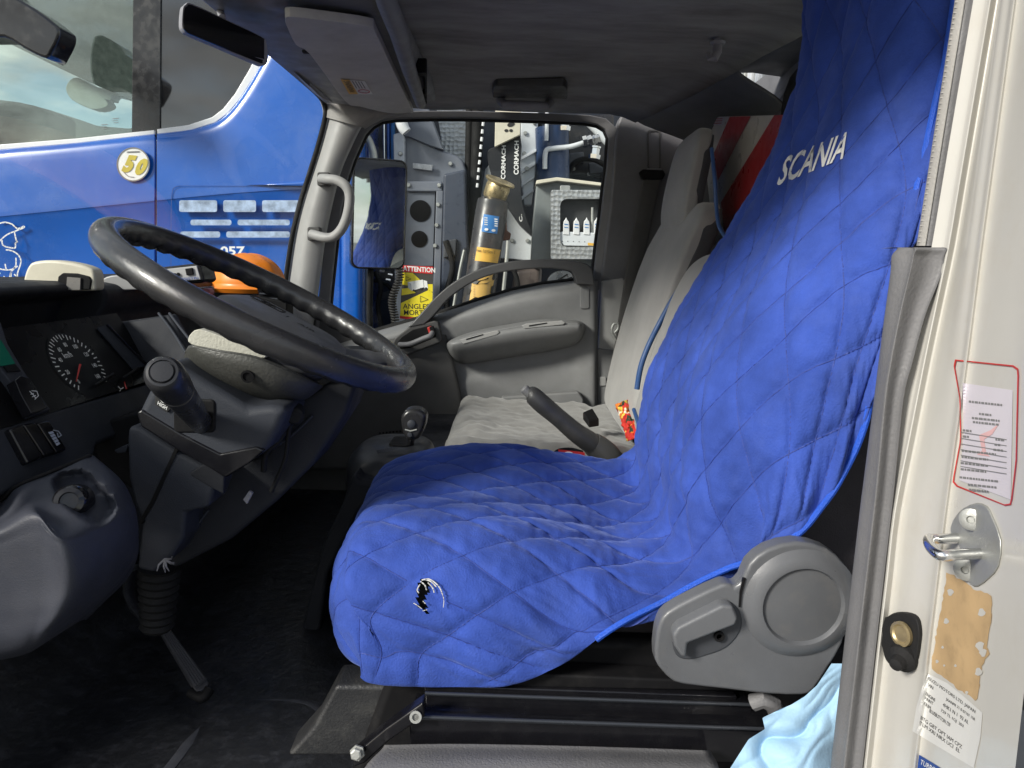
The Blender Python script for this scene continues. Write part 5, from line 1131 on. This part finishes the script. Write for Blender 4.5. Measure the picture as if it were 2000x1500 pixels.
# ------------------------------------------------------------------ the blue truck alongside
SY = 3.40
BT = thing('blue_truck', 'glossy blue truck cab parked alongside, seen through the windscreen', 'truck', (-1.5, SY + 1, 0))
def beltb(x):
    T = [(-900, 400), (0, 293), (150, 280), (307, 262), (370, 255), (420, 240), (445, 222), (470, 192), (500, 145), (530, 88), (560, 10), (590, -90), (620, -240)]
    for (a, b), (c, d) in zip(T, T[1:]):
        if x <= c: return b + (d - b) * (x - a) / (c - a)
    return -240
def crease(x): return 425 - .1017 * x
def panel(name, xs, mtl):
    ctrl = []
    for f in range(9):
        row = []
        for x in xs:
            b, c = beltb(x), crease(x)
            if f == 0: y, Y = b - 2, SY + .05
            elif f == 1: y, Y = b + 5, SY + .012
            elif f == 2: y, Y = b + (c - b) * .3, SY - .002
            elif f == 3: y, Y = b + (c - b) * .7, SY - .012
            elif f == 4: y, Y = c - 5, SY - .018
            elif f == 5: y, Y = c + 5, SY - .012
            elif f == 6: y, Y = c + 70, SY + .014
            elif f == 7: y, Y = 620, SY + .02
            else: y, Y = 1050, SY + .02
            row.append(at(x, y, Y))
        ctrl.append(row)
    return MB().grid(patch(ctrl, 4, 4)).build(name, mtl, BT, solid=-.03)
panel('door_skin', [-900, -500, -200, 0, 100, 200, 270, 297, 301.5], G['scania'])
panel('side_skin', [306.5, 312, 340, 380, 420, 445, 470, 500, 530, 560, 590, 630, 668], G['scania'])
slab('door_gap', [(300, 250), (308, 250), (308, 900), (300, 900)], SY + .045, .02, G['black'], BT, bevel=0)
slab('rear_fairing', [(664, -300), (700, -300), (706, 60), (706, 420), (705, 900), (664, 900)], SY - .02, .12, G['scania'], BT, bevel=.03, seg=5)
slab('rear_corner', [(700, -300), (716, -300), (718, 900), (700, 900)], SY + .12, .3, mat('truck_deep_blue', (.008, .05, .32), .3, coat=.6), BT, bevel=.02)
# window glass, divider, bright trim
slab('door_pane', [(-900, 420), (-900, -400), (262, -400), (258, 266), (150, 284), (0, 297)], SY + .05, .006, GLS, BT, bevel=0, smooth=False)
slab('quarter_pane', [(314, -400), (640, -400), (590, -90), (560, 10), (530, 88), (500, 145), (470, 192), (445, 222), (420, 240), (370, 255), (314, 262)], SY + .05, .006, mat('quarter_glass', (.012, .012, .013), .04, var=.1, rvar=.02, spec=1.0, coat=1.0), BT, bevel=0, smooth=False)  # opaque near-black glass stands in for the unlit cab behind it
slab('pane_divider', [(264, -400), (316, -400), (312, 264), (257, 270)], SY + .042, .03, mat('divider_black', (.03, .03, .032), .25), BT, bevel=.002)
tr0 = [(x, beltb(x)) for x in (-900, -400, 0, 80, 150, 230, 302)]; tr1 = [(x, beltb(x)) for x in (307, 340, 370, 400, 420, 445, 470, 485, 500, 515, 530, 545, 560, 590)]
def trim(name, line, w0, w1):
    n = len(line); low, up = [], []
    for i, (x, y) in enumerate(line):
        a, b = line[max(i - 1, 0)], line[min(i + 1, n - 1)]; d = Vector((b[0] - a[0], b[1] - a[1])).normalized(); nn_ = Vector((d.y, -d.x)); w = w0 + (w1 - w0) * i / (n - 1)
        low.append((x, y)); up.append((x + nn_.x * w, y + nn_.y * w))
    slab(name, low + up[::-1], SY + .03, .03, mat(name + '_paint', (.82, .83, .84), .25, coat=.5, var=.03), BT, bevel=.004)
trim('door_sill_trim', tr0, 12, 9); trim('window_trim', tr1, 10, 20)
# inside of the blue cab: far side with its own window, dark lining
fw = [(-60, 66), (0, 76), (130, 140), (195, 170), (262, 196), (262, 252), (190, 246), (150, 232), (95, 214), (40, 200), (-60, 188)]
fo2 = [(-900, -600), (-200, -600), (200, -600), (560, -600), (700, -600), (700, 400), (300, 600), (0, 600), (-300, 600), (-900, 600), (-900, 0)]
a1, a2 = resample([(x, y, 0) for x, y in fo2], 66), resample([(x, y, 0) for x, y in fw], 66)
def start_at(pl, x, y):
    k = min(range(len(pl)), key=lambda i: (pl[i][0] - x) ** 2 + (pl[i][1] - y) ** 2); return pl[k:] + pl[:k]
a1, a2 = start_at(a1, -900, -600), start_at(a2, -60, 66)
MB().ring([at(p[0], p[1], 5.7) for p in a1], [at(p[0], p[1], 5.7) for p in a2], YV * .05).build('far_side_lining', mat('truck_lining', (.05, .055, .055), .8), BT, smooth=False)
MB().box((-3.0, 4.6, 1.2), (6.5, 2.1, .05)).build('truck_floor', G['craned'], BT)
slab('far_mirror', cr([(128, 172), (136, 156), (152, 151), (178, 165), (200, 172), (225, 172), (262, 190), (258, 196), (222, 186), (216, 196), (206, 194), (212, 204), (200, 212), (178, 213), (148, 200), (134, 188)], 2, True), 5.9, .12, mat('far_mirror_grey', (.22, .25, .22), .5), BT, bevel=.01)
slab('truck_seat_block', [(-20, 200), (20, 196), (60, 204), (92, 216), (92, 270), (88, 300), (-60, 300)], 4.4, .3, mat('truck_seat', (.035, .028, .026), .8), BT, bevel=.03)  # dark slab low behind the door pane
mm = slab('truck_mirror', cr([(-60, -60), (0, -40), (22, -12), (70, 18), (104, 44), (115, 56), (113, 74), (100, 100), (88, 113), (50, 96), (8, 72), (-60, 60)], 3, True), 2.98, .12, mat('mirror_shell', (.012, .012, .014), .12, coat=.6), BT, bevel=.03, seg=5)
for x, y in ((222, 232), (200, 244)): decal('glass_mark', stroke([(x - 2, y), (x + 10, y - 1)], 1.4) + stroke([(x - 2, y + 4), (x + 8, y + 3)], 1.0) + stroke([(x, y + 8), (x + 9, y + 7)], 1.0), lambda a, b: at(a, b, SY + .047), G['inkg'], BT)
# roundel, worker drawing, white lettering
stkr = decal('round_sticker', [ell(260, 321, 32, 33, 40)], lambda x, y: at(x, y, SY - .022), G['print_'], BT)
o_, i_ = ell(260, 321, 32.5, 33.5, 40), ell(260, 321, 30, 31, 40)
decal('sticker_rim', [[o_[k], o_[(k + 1) % 40], i_[(k + 1) % 40], i_[k]] for k in range(40)], lambda x, y: at(x, y, SY - .0235), G['inkg'], stkr)
gold = mat('sticker_gold', (.56, .45, .06), .4)
s5 = lambda x, y: at(x, y, SY - .0245)
textpx('sticker_digit', '5', [(236, 336), (258, 338), (268, 304), (246, 302)], s5, gold, stkr, offset=.07, shear=.15)
textpx('sticker_digit', '0', [(262, 344), (285, 338), (290, 308), (268, 312)], s5, gold, stkr, offset=.07, shear=.15)
decal('sticker_line', stroke(cr([(240, 334), (250, 344), (262, 346)], 3), 1.2) + stroke([(248, 297), (272, 296)], 2.5), s5, G['inkg'], stkr)
wl = []
for p in ([(0, 436), (10, 434), (24, 438), (34, 447), (46, 442), (46, 445), (28, 452), (14, 458), (4, 466), (-2, 472)], [(28, 452), (30, 462), (32, 470), (34, 472), (30, 475), (30, 484), (22, 484), (12, 482), (5, 478), (4, 470)], [(12, 488), (24, 490), (36, 498), (41, 510), (38, 522), (34, 534), (34, 545)], [(31, 504), (31, 518), (24, 526), (10, 527), (0, 525)], [(10, 516), (12, 526)], [(34, 520), (22, 530), (18, 545), (12, 556)], [(8, 540), (4, 556)], [(28, 536), (36, 544), (38, 556)], [(-10, 530), (0, 534)], [(22, 530), (20, 556)]):
    wl += stroke(cr(p, 2), 2.6)
decal('worker_drawing', wl, lambda x, y: at(x, y, SY - .016), G['print_'], BT)
decal('panel_outline', stroke(cr([(334, 560), (334, 430), (336, 378), (342, 366), (352, 363)], 3), 1.6) + stroke([(352, 363), (590, 364)], 1.0), lambda x, y: at(x, y, SY - .0215), G['navy'], BT)
bars = [rrect(x0, y0, x1, y0 + h, 4, 3) for x0, x1, y0, h in ((350, 424, 391, 23), (436, 500, 391, 23), (512, 584, 391, 23), (372, 452, 429, 11), (464, 566, 429, 11), (352, 430, 452, 12), (442, 566, 452, 12))]
decal('pale_strips', bars, lambda x, y: at(x, y, SY - .0225), mat('worn_white', (.34, .44, .60), .5, var=.45, scale=26), BT)
textpx('phone_digits', '057', [(430, 499), (478, 499), (478, 481), (430, 481)], lambda x, y: at(x, y, SY - .0225), G['print_'], BT, offset=.03)

# ------------------------------------------------------------------ crane carrier behind the blue cab
CK = thing('crane', 'grey and white loader crane mounted behind the blue truck cab', 'crane', at(950, 700, 3.9) * 1)
CK.location.z = .6
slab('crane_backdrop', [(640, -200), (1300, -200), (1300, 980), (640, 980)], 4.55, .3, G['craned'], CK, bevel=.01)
cb = slab('base_housing', [(772, 262), (790, 258), (862, 292), (893, 304), (905, 314), (911, 332), (911, 430), (900, 720), (770, 720), (776, 380)], 3.62, .35, G['crane'], CK, bevel=.015)
slab('upper_plate', [(776, 262), (790, 200), (832, 200), (866, 293), (840, 285), (800, 268)], 3.60, .10, G['crane'], CK, bevel=.006)
slab('frame_edge', [(768, 262), (784, 258), (790, 268), (790, 640), (772, 640)], 3.58, .06, mat('bright_frame', (.5, .53, .58), .35, dirt=.2), CK, bevel=.005)
slab('frame_bar', rrect(794, 354, 864, 374, 4), 3.55, .06, G['crane'], CK, bevel=.006)
slab('frame_post', [(852, 372), (866, 372), (858, 640), (844, 640)], 3.55, .06, G['crane'], CK, bevel=.005)
lpn = slab('lamp_panel', [(796, 376), (850, 374), (846, 520), (788, 520)], 3.57, .03, mat('panel_grey', (.13, .145, .175), .4, dirt=.15), CK, bevel=.003)
for x, y, r in ((821, 412, 20), (819, 467, 15.5)):
    c_ = at(x, y, 3.568); rm_ = r / FPX * 3.6; MB().lathe([(rm_, .001), (rm_, -.002), (rm_ * .96, -.003), (.001, -.0025)], c_, (0, 1, 0), 32).build('dark_hole_disc', mat('dark_hole_disc_%d' % r, (.004, .004, .005), .9, spec=.05), lpn)  # flat black disc, the shade inside the hole put into its colour
slab('name_plate', [(806, 318), (846, 322), (844, 334), (806, 329)], 3.59, .012, mat('old_plate', (.3, .31, .33), .35, .5, var=.3, scale=60), CK, bevel=.003)
slab('dark_column', [(866, 340), (908, 330), (914, 480), (904, 720), (858, 720)], 3.52, .1, mat('column_navy', (.05, .06, .085), .35), CK, bevel=.012)
chq = mat('chequer_plate', (.45, .46, .46), .38, .6, var=.15, scale=40)
_t = chq.node_tree; _v = N(_t, 'ShaderNodeTexVoronoi'); _v.inputs['Scale'].default_value = 45; _v.inputs['Randomness'].default_value = .35; _b = N(_t, 'ShaderNodeBump'); _b.inputs['Strength'].default_value = 1; _b.inputs['Distance'].default_value = .004
_tc2 = N(_t, 'ShaderNodeTexCoord'); _t.links.new(_tc2.outputs['Object'], _v.inputs[0]); _t.links.new(_v.outputs['Distance'], _b.inputs['Height']); _t.links.new(_b.outputs[0], _t.nodes['Principled BSDF'].inputs['Normal'])
slab('chequer_panel', [(848, 180), (930, 180), (926, 360), (866, 300)], 3.95, .02, chq, CK, bevel=0)
tubepx('work_lamp_neck', [(778, 215, 3.5), (786, 245, 3.5), (794, 258, 3.5)], [.030, .028, .024], G['white'], CK)
tubepx('air_pipe', [(702, 262, 3.5), (716, 268, 3.5), (726, 288, 3.5), (731, 320, 3.5), (731, 420, 3.5), (720, 520, 3.5), (719, 680, 3.5)], .018, G['steel'], CK)
for x0, x1, m_ in ((746, 752, 'chrome'), (754, 760, 'scania'), (762, 768, 'bluel')):
    slab('cab_strip', [(x0, 180), (x1, 180), (x1 + 2, 360), (x0 + 2, 360)], 3.75, .05, G[m_], CK, bevel=.006)
tubepx('hydraulic_hose', [(934, 190, 3.62), (930, 330, 3.62), (924, 440, 3.62), (906, 500, 3.62), (912, 640, 3.62)], .028, G['rubber'], CK)
tubepx('hydraulic_hose', [(918, 180, 3.66), (914, 350, 3.66), (900, 470, 3.66), (884, 660, 3.66)], .020, G['rubber'], CK)
ch = MB()
for k in range(9): ch.tube([at(944 - k * 1.4, 238 + k * 15, 3.56), at(943 - k * 1.4, 246 + k * 15, 3.56)], .0065, 8)
ch.build('hose_highlights', G['white'], CK)  # white dashes stand in for highlights along the hose
slab('pierced_plate', [(968, 190), (1018, 190), (1016, 263), (966, 287)], 3.54, .03, G['cream'], CK, bevel=.003)
for e in (ell(998, 243, 7.5, 4.5, 20, -.3), ell(989, 255, 4, 3, 16), ell(998, 255, 3.6, 3, 16)): decal('plate_hole', [e], lambda x, y: at(x, y, 3.538), G['ink'], CK)
slab('arm_white_plate', cr([(920, 480), (934, 430), (948, 330), (975, 320), (1000, 380), (1014, 425), (1036, 452), (1072, 468), (1090, 478), (1090, 512), (1000, 506), (950, 500)], 2, True), 3.72, .06, G['cranew'], CK, bevel=.006)
arm_ = slab('black_arm', cr([(952, 296), (966, 287), (1016, 262), (1016, 320), (1018, 380), (1024, 412), (1036, 446), (1052, 470), (1040, 462), (1016, 440), (992, 405), (970, 370), (956, 330)], 2, True), 3.58, .10, mat('arm_black', (.014, .015, .018), .45), CK, bevel=.006)
la = lambda x, y: at(x, y, 3.576)
textpx('arm_lettering', 'CORMACH', [(987, 350), (988, 284), (980, 284), (978, 350)], la, G['print_'], arm_, offset=.03)
textpx('arm_lettering', 'CORMACH', [(1013, 340), (1013, 273), (1005, 275), (1003, 342)], la, G['print_'], arm_, offset=.03, shear=.2)
textpx('arm_lettering', 'C.', [(1021, 432), (1019, 418), (1013, 420), (1015, 434)], la, G['print_'], arm_, offset=.02)
slab('white_mast', [(1018, 180), (1054, 180), (1050, 260), (1046, 330), (1038, 400), (1024, 400), (1016, 330)], 3.80, .12, G['cranew'], CK, bevel=.006)
for k in range(4): slab('mast_rib', [(1018, 306 + k * 26), (1048 - k * 2, 290 + k * 26), (1048 - k * 2, 296 + k * 26), (1018, 313 + k * 26)], 3.77, .05, G['cranew'], CK, bevel=.003)
slab('mast_pin', ell(1029, 329, 4.5, 4.5, 18), 3.765, .02, G['steel'], CK, bevel=.002)
MB().tube([at(1078, 250, 3.8), at(1080, 360, 3.8)], .085, 24).build('navy_accumulator', mat('accumulator_navy', (.025, .05, .12), .35), CK)
slab('valve_block', [(1108, 230), (1200, 220), (1200, 350), (1106, 345)], 4.1, .2, mat('valve_black', (.02, .02, .023), .35, dirt=.3), CK, bevel=.02)
for q, r in (([(1064, 330, 3.7), (1066, 296, 3.7), (1080, 290, 3.7), (1110, 287, 3.7), (1130, 282, 3.7), (1150, 275, 3.7)], .0125), ([(1148, 238, 3.75), (1166, 256, 3.75), (1196, 288, 3.75)], .020), ([(1166, 240, 3.76), (1184, 252, 3.76), (1204, 276, 3.76)], .014), ([(1069, 190, 3.7), (1068, 256, 3.7), (1067, 275, 3.7)], .010)):
    tubepx('white_pipe', q, r, G['cranew'], CK)
for x, y, a_ in ((1103, 243, (0, 0, 1)), (1162, 298, (.1, 0, 1)), (1160, 274, (1, 0, .3)), (1150, 276, (1, 0, .2))): MB().lathe([(.028, -.03), (.030, -.01), (.022, -.008), (.022, .02), (.026, .022), (.026, .03)], at(x, y, 3.68), a_, 6).build('pipe_nut', G['chrome'], CK, ang=20)
slab('brown_ram', [(1006, 525), (1060, 520), (1050, 640), (985, 640)], 3.75, .1, mat('ram_brown', (.16, .13, .12), .35, dirt=.3), CK, bevel=.03)
slab('silver_guard', cr([(1068, 552), (1074, 538), (1090, 529), (1110, 530), (1122, 542), (1124, 556)], 3), 3.6, .05, mat('brushed_guard', (.6, .6, .62), .3, .9), CK, bevel=.004)
for k in range(2): decal('guard_slot', stroke([(1086 + k * 14, 550 - k * 2), (1108 + k * 9, 536 + k * 6)], 3.2), lambda x, y: at(x, y, 3.597), G['ink'], CK)
slab('side_bracket', [(905, 484), (912, 482), (916, 520), (896, 640), (880, 640)], 3.50, .05, G['craned'], CK, bevel=.004)
tubepx('gas_strut', [(907, 488, 3.47), (898, 530, 3.47), (886, 600, 3.47)], .0075, G['steel'], CK)

# bolts, brackets and hoses that crowd the crane base
random.seed(31)
for x, y, Y in [(798, 362, 3.548), (858, 362, 3.548), (856, 400, 3.548), (853, 440, 3.548), (850, 480, 3.548), (782, 300, 3.578), (781, 340, 3.578), (780, 400, 3.578), (880, 320, 3.615), (900, 340, 3.615), (905, 380, 3.615), (1030, 470, 3.716), (1060, 478, 3.716), (1080, 490, 3.716), (1000, 470, 3.716), (970, 490, 3.716), (1044, 240, 3.796), (1026, 260, 3.796), (1024, 300, 3.796), (1130, 240, 4.09), (1190, 330, 4.09), (1120, 330, 4.09), (1150, 340, 4.09)]:
    MB().lathe([(.011, 0), (.011, .006), (.008, .009), (.001, .009)], at(x, y, Y), (0, -1, 0), 6).build('bolt', G['steel'], CK, ang=20)
for q, r in (([(1110, 340, 3.9), (1122, 318, 3.88), (1150, 310, 3.88), (1180, 322, 3.9), (1200, 350, 3.9)], .014), ([(1054, 240, 3.9), (1060, 300, 3.9), (1052, 360, 3.9), (1046, 430, 3.9)], .012), ([(870, 470, 3.5), (884, 520, 3.5), (872, 580, 3.5), (880, 660, 3.5)], .014), ([(732, 530, 3.6), (744, 560, 3.6), (738, 600, 3.6), (752, 660, 3.6)], .012), ([(700, 560, 3.7), (730, 548, 3.7), (760, 560, 3.7), (775, 590, 3.7)], .010), ([(1000, 520, 3.66), (1012, 560, 3.66), (1002, 620, 3.66)], .012)):
    tubepx('black_hose', q, r, G['rubber'], CK)
for o, Y in (([(726, 536), (764, 528), (768, 542), (730, 550)], 3.72), ([(736, 574), (768, 566), (770, 580), (738, 588)], 3.72), ([(1106, 300), (1140, 296), (1142, 318), (1108, 322)], 4.0), ([(1150, 318), (1186, 314), (1188, 336), (1152, 340)], 4.0), ([(868, 470), (892, 466), (890, 500), (866, 504)], 3.5)):
    slab('bracket', o, Y, .06, mat('bracket_%d' % o[0][0], (.05, .055, .065), .4, dirt=.3, dcol=(.16, .15, .14)), CK, bevel=.006)
for x, y in ((742, 529), (754, 546), (712, 534), (758, 536)): MB().tube([at(x, y, 3.68), at(x + 9, y + 1.5, 3.68)], .008, 8).build('highlight_tube', G['chrome'], CK)  # short chrome tubes added as bright highlights
OL = thing('outrigger_leg', 'black hydraulic outrigger leg with worn round foot and yellow labels', 'outrigger', at(930, 640, 3.35))
o0, o1 = at(963, 392, 3.36), at(926, 640, 3.36); ax_ = (o1 - o0).normalized(); rl_ = 30 / FPX * 3.36
cyl = mat('cylinder_paint', (.035, .035, .038), .35, dirt=.35, dcol=(.16, .10, .07), dscale=7)
MB().lathe([(rl_ * .45, -.04), (rl_ * .5, -.02), (rl_ * .96, .0), (rl_, .02), (rl_, .045), (rl_ * 1.02, .048), (rl_ * 1.02, .60)], o0, ax_, 32).build('cylinder', cyl, OL)
fa = (at(975, 353, 3.36) - at(963, 392, 3.36)).normalized(); fb = at(966, 384, 3.36)
fa2 = Vector((.34, -.22, .92)).normalized()
MB().lathe([(.050, -.01), (.054, .0), (.056, .045), (.052, .06), (.068, .066), (.071, .073), (.066, .078), (.002, .078)], fb, fa2, 32).build('foot', G['brass'], OL)
def cyls(x, y): 
    d = ray(x, y).normalized(); p = at(x, y, 3.36); w = p - o0; rad = (w - ax_ * w.dot(ax_)); r2 = min(rad.length, rl_ * .98); dep = math.sqrt(max(rl_ ** 2 - r2 ** 2, 0)); return p - d * (dep + .004)
def cpatch(name, q, m_, parent, n=8):
    qm = quadmap(q); rows = [[cyls(*qm(j / n, i / n)) for j in range(n + 1)] for i in range(n + 1)]; return MB().grid(rows).build(name, m_, parent, recalc=False)
cpatch('blue_plate', [(940, 452), (971, 457), (975, 423), (945, 418)], G['bluel'], OL)
cyo = cyls
def cyls2(x, y): p = cyo(x, y); return p - (p - EYE).normalized() * .005
decal('plate_lines', [[(946, 424 + k * 4.4), (972, 427.5 + k * 4.4), (971.6, 429.5 + k * 4.4), (945.6, 426 + k * 4.4)] for k in range(4)] + [ell(950, 448, 4, 2.6, 10), ell(964, 450, 4, 2.6, 10)], cyls2, G['print_'], OL)
cpatch('yellow_label', [(921, 508), (965, 515), (978, 488), (926, 481)][:1] + [(972, 514), (978, 488), (926, 481)], G['amber'], OL)
textpx('label_text', 'max. 0,015cm 1', [(930, 492), (966, 497), (967, 490), (931, 485)], cyls2, G['ink'], OL)
decal('label_lines', [[(924, 496 + k * 4), (970, 502 + k * 4), (970, 502.8 + k * 4), (924, 496.8 + k * 4)] for k in range(3)], cyls2, G['brown'], OL)
cpatch('hazard_band', [(911, 592), (958, 582), (968, 534), (918, 545)], mat('hazard_amber', (.72, .45, .13), .45, var=.1), OL)
decal('hazard_black', [[(918, 544), (936, 548), (948, 545), (968, 534), (966, 546), (950, 554), (930, 555), (916, 552)], [(912, 590), (928, 580), (945, 584), (935, 590)], [(960, 560), (966, 556), (962, 576), (958, 572)], [(913, 562), (920, 566), (916, 574), (911, 576)]], cyls2, G['ink'], OL)
decal('band_lines', [[(924, 556 + k * 3.2), (956, 553 + k * 3.2), (956, 553.7 + k * 3.2), (924, 556.7 + k * 3.2)] for k in range(8)], cyls2, G['brown'], OL)
tubepx('locking_rod', [(992, 470, 3.30), (990, 500, 3.30), (984, 560, 3.30), (976, 640, 3.30)], .0085, G['steel'], OL)
slab('rusty_bracket', [(976, 400), (988, 412), (990, 450), (998, 456), (996, 468), (982, 470), (978, 500), (972, 500)], 3.37, .05, G['rust'], OL, bevel=.004)

CX = thing('control_box', 'chequer plate crane control box with four white levers', 'control box', at(1125, 520, 3.45))
slab('box_body', [(1048, 356), (1086, 346), (1200, 360), (1200, 520), (1036, 520), (1040, 440)], 3.55, .2, mat('box_grey', (.2, .22, .22), .4, dirt=.2), CX, bevel=.008)
slab('box_lid', [(1046, 360), (1048, 352), (1088, 346), (1200, 360), (1200, 366), (1088, 353)], 3.50, .25, G['cream'], CX, bevel=.003)
fro, fri = rrect(1076, 371, 1198, 506, 4, 4), rrect(1094, 388, 1200 - 6, 482, 14, 4)
MB().ring(pts(fro, 3.47), pts(fri, 3.47), YV * .05).build('chequer_front', chq, CX, smooth=False)
slab('box_inside', fri, 3.53, .01, mat('box_inside', (.045, .048, .05), .6), CX, bevel=0)
slab('lever_bank', [(1090, 456), (1098, 452), (1196, 456), (1196, 482), (1102, 480), (1093, 470)], 3.48, .03, G['cranew'], CX, bevel=.004)
for k in range(5):
    x = 1106 + k * 20
    lv = slab('control_lever', [(x - 6, 458), (x - 6, 440), (x - 5, 432), (x - 1.5, 428), (x, 424), (x + 1.5, 428), (x + 5, 433), (x + 6, 441), (x + 6, 459)], 3.475, .025, G['white'], CX, bevel=.003)
    decal('lever_marks', [[(x - 4, 437), (x + 4, 438), (x + 4, 439.6), (x - 4, 438.6)], [(x - 4, 443), (x + 4, 444), (x + 4, 445.4), (x - 4, 444.4)]], lambda a, b: at(a, b, 3.473), G['bluel'], lv)
decal('bank_label', [[(1148, 474), (1160, 475), (1160, 480), (1148, 479)]], lambda x, y: at(x, y, 3.478), G['amber'], CX)
decal('bank_rivets', [ell(1098 + k * 11, 471 + k * .3, 1, 1, 8) for k in range(5)], lambda x, y: at(x, y, 3.478), G['ink'], CX)
tubepx('gauge_rod', [(1157, 405, 3.5), (1156, 455, 3.5)], .006, G['steel'], CX)
slab('lid_latch', rrect(1094, 362, 1114, 374, 3), 3.48, .02, G['steel'], CX, bevel=.003)

AS = thing('warning_sign', 'yellow blind spot warning sign reading ATTENTION with small lorry picture', 'sign', at(815, 640, 3.42))
slab('sign_board', [(786, 521), (846, 524), (843, 626), (781, 622)], 3.44, .004, mat('sign_dark', (.06, .055, .05), .4), AS, bevel=0)
ls = lambda x, y: at(x, y, 3.4375); ls2 = lambda x, y: at(x, y, 3.4362); ls3 = lambda x, y: at(x, y, 3.435)
decal('red_band', [[(786, 518), (846, 521), (845, 535), (786, 531)]], ls, mat('sign_red', (.62, .03, .03), .4), AS)
decal('red_foot', [[(781, 617), (843, 623), (843, 627), (781, 622)]], ls, MATS['sign_red'], AS)
textpx('sign_word', 'ATTENTION', [(787, 529), (850, 533), (850, 523), (787, 519)], ls2, G['print_'], AS, offset=.03)
decal('yellow_field', [[(786, 532), (806, 533), (822, 548), (800, 558), (786, 556)], [(785, 564), (800, 562), (812, 572), (784, 577)], [(783, 592), (838, 566), (845, 572), (843, 622), (781, 617)], [(835, 555), (845, 555), (845, 570), (836, 568)]], ls, G['yellow'], AS)
textpx('sign_word', 'ANGLES', [(787, 603), (838, 604), (838, 594), (787, 593)], ls2, G['ink'], AS, offset=.004)
textpx('sign_word', 'MORTS', [(789, 615), (832, 616), (832, 606), (789, 605)], ls2, G['ink'], AS, offset=.004)
decal('lorry_box', [[(796, 551), (826, 546), (828, 561), (804, 568), (797, 562)]], ls2, G['print_'], AS)
decal('lorry_side', [[(796, 551), (803, 554), (804, 568), (797, 562)]], ls3, mat('lorry_grey', (.45, .47, .5), .4), AS)
decal('lorry_cab', [[(827, 547), (834, 549), (836, 563), (829, 563)]], ls2, G['print_'], AS)
decal('lorry_wheels', [ell(808, 567, 2, 2, 10), ell(822, 564, 2, 2, 10), ell(832, 563, 2, 2, 10)], ls3, G['ink'], AS)
decal('warning_triangles', stroke([(821, 578), (821, 590), (836, 585), (821, 578)], .9) + stroke([(793, 540), (793, 548), (803, 545), (793, 540)], .8), ls3, G['ink'], AS)

co = []; A, B = at(778, 515, 3.40), at(765, 650, 3.40); n = 26 * 10
for i in range(n + 1):
    t = i / n; c_ = A.lerp(B, t) + Vector((.012 * math.sin(t * 9), 0, 0)); a_ = 2 * math.pi * 26 * t; co.append(c_ + Vector((math.cos(a_) * .017, math.sin(a_) * .017, 0)))
hs = MB().tube(co, .0042, 6).build('coiled_hose', mat('coil_rubber', (.035, .033, .03), .35), None); tag(hs, 'black coiled air hose hanging left of the yellow warning sign', 'hose')

# pale corrugated body seen through the cab's rear window
TB = thing('steel_container', 'pale corrugated steel wall seen through the rear window of the cab', 'container', (1.3, 1.6, 1.0))
for k in range(72):
    MB().box((1.75 + (.02 if k % 2 else 0), .3 + k * .085, 2.4), (.04, .08, 3.0)).build('rib', G['cranew'] if k % 3 else G['steel'], TB, bevel=.006)
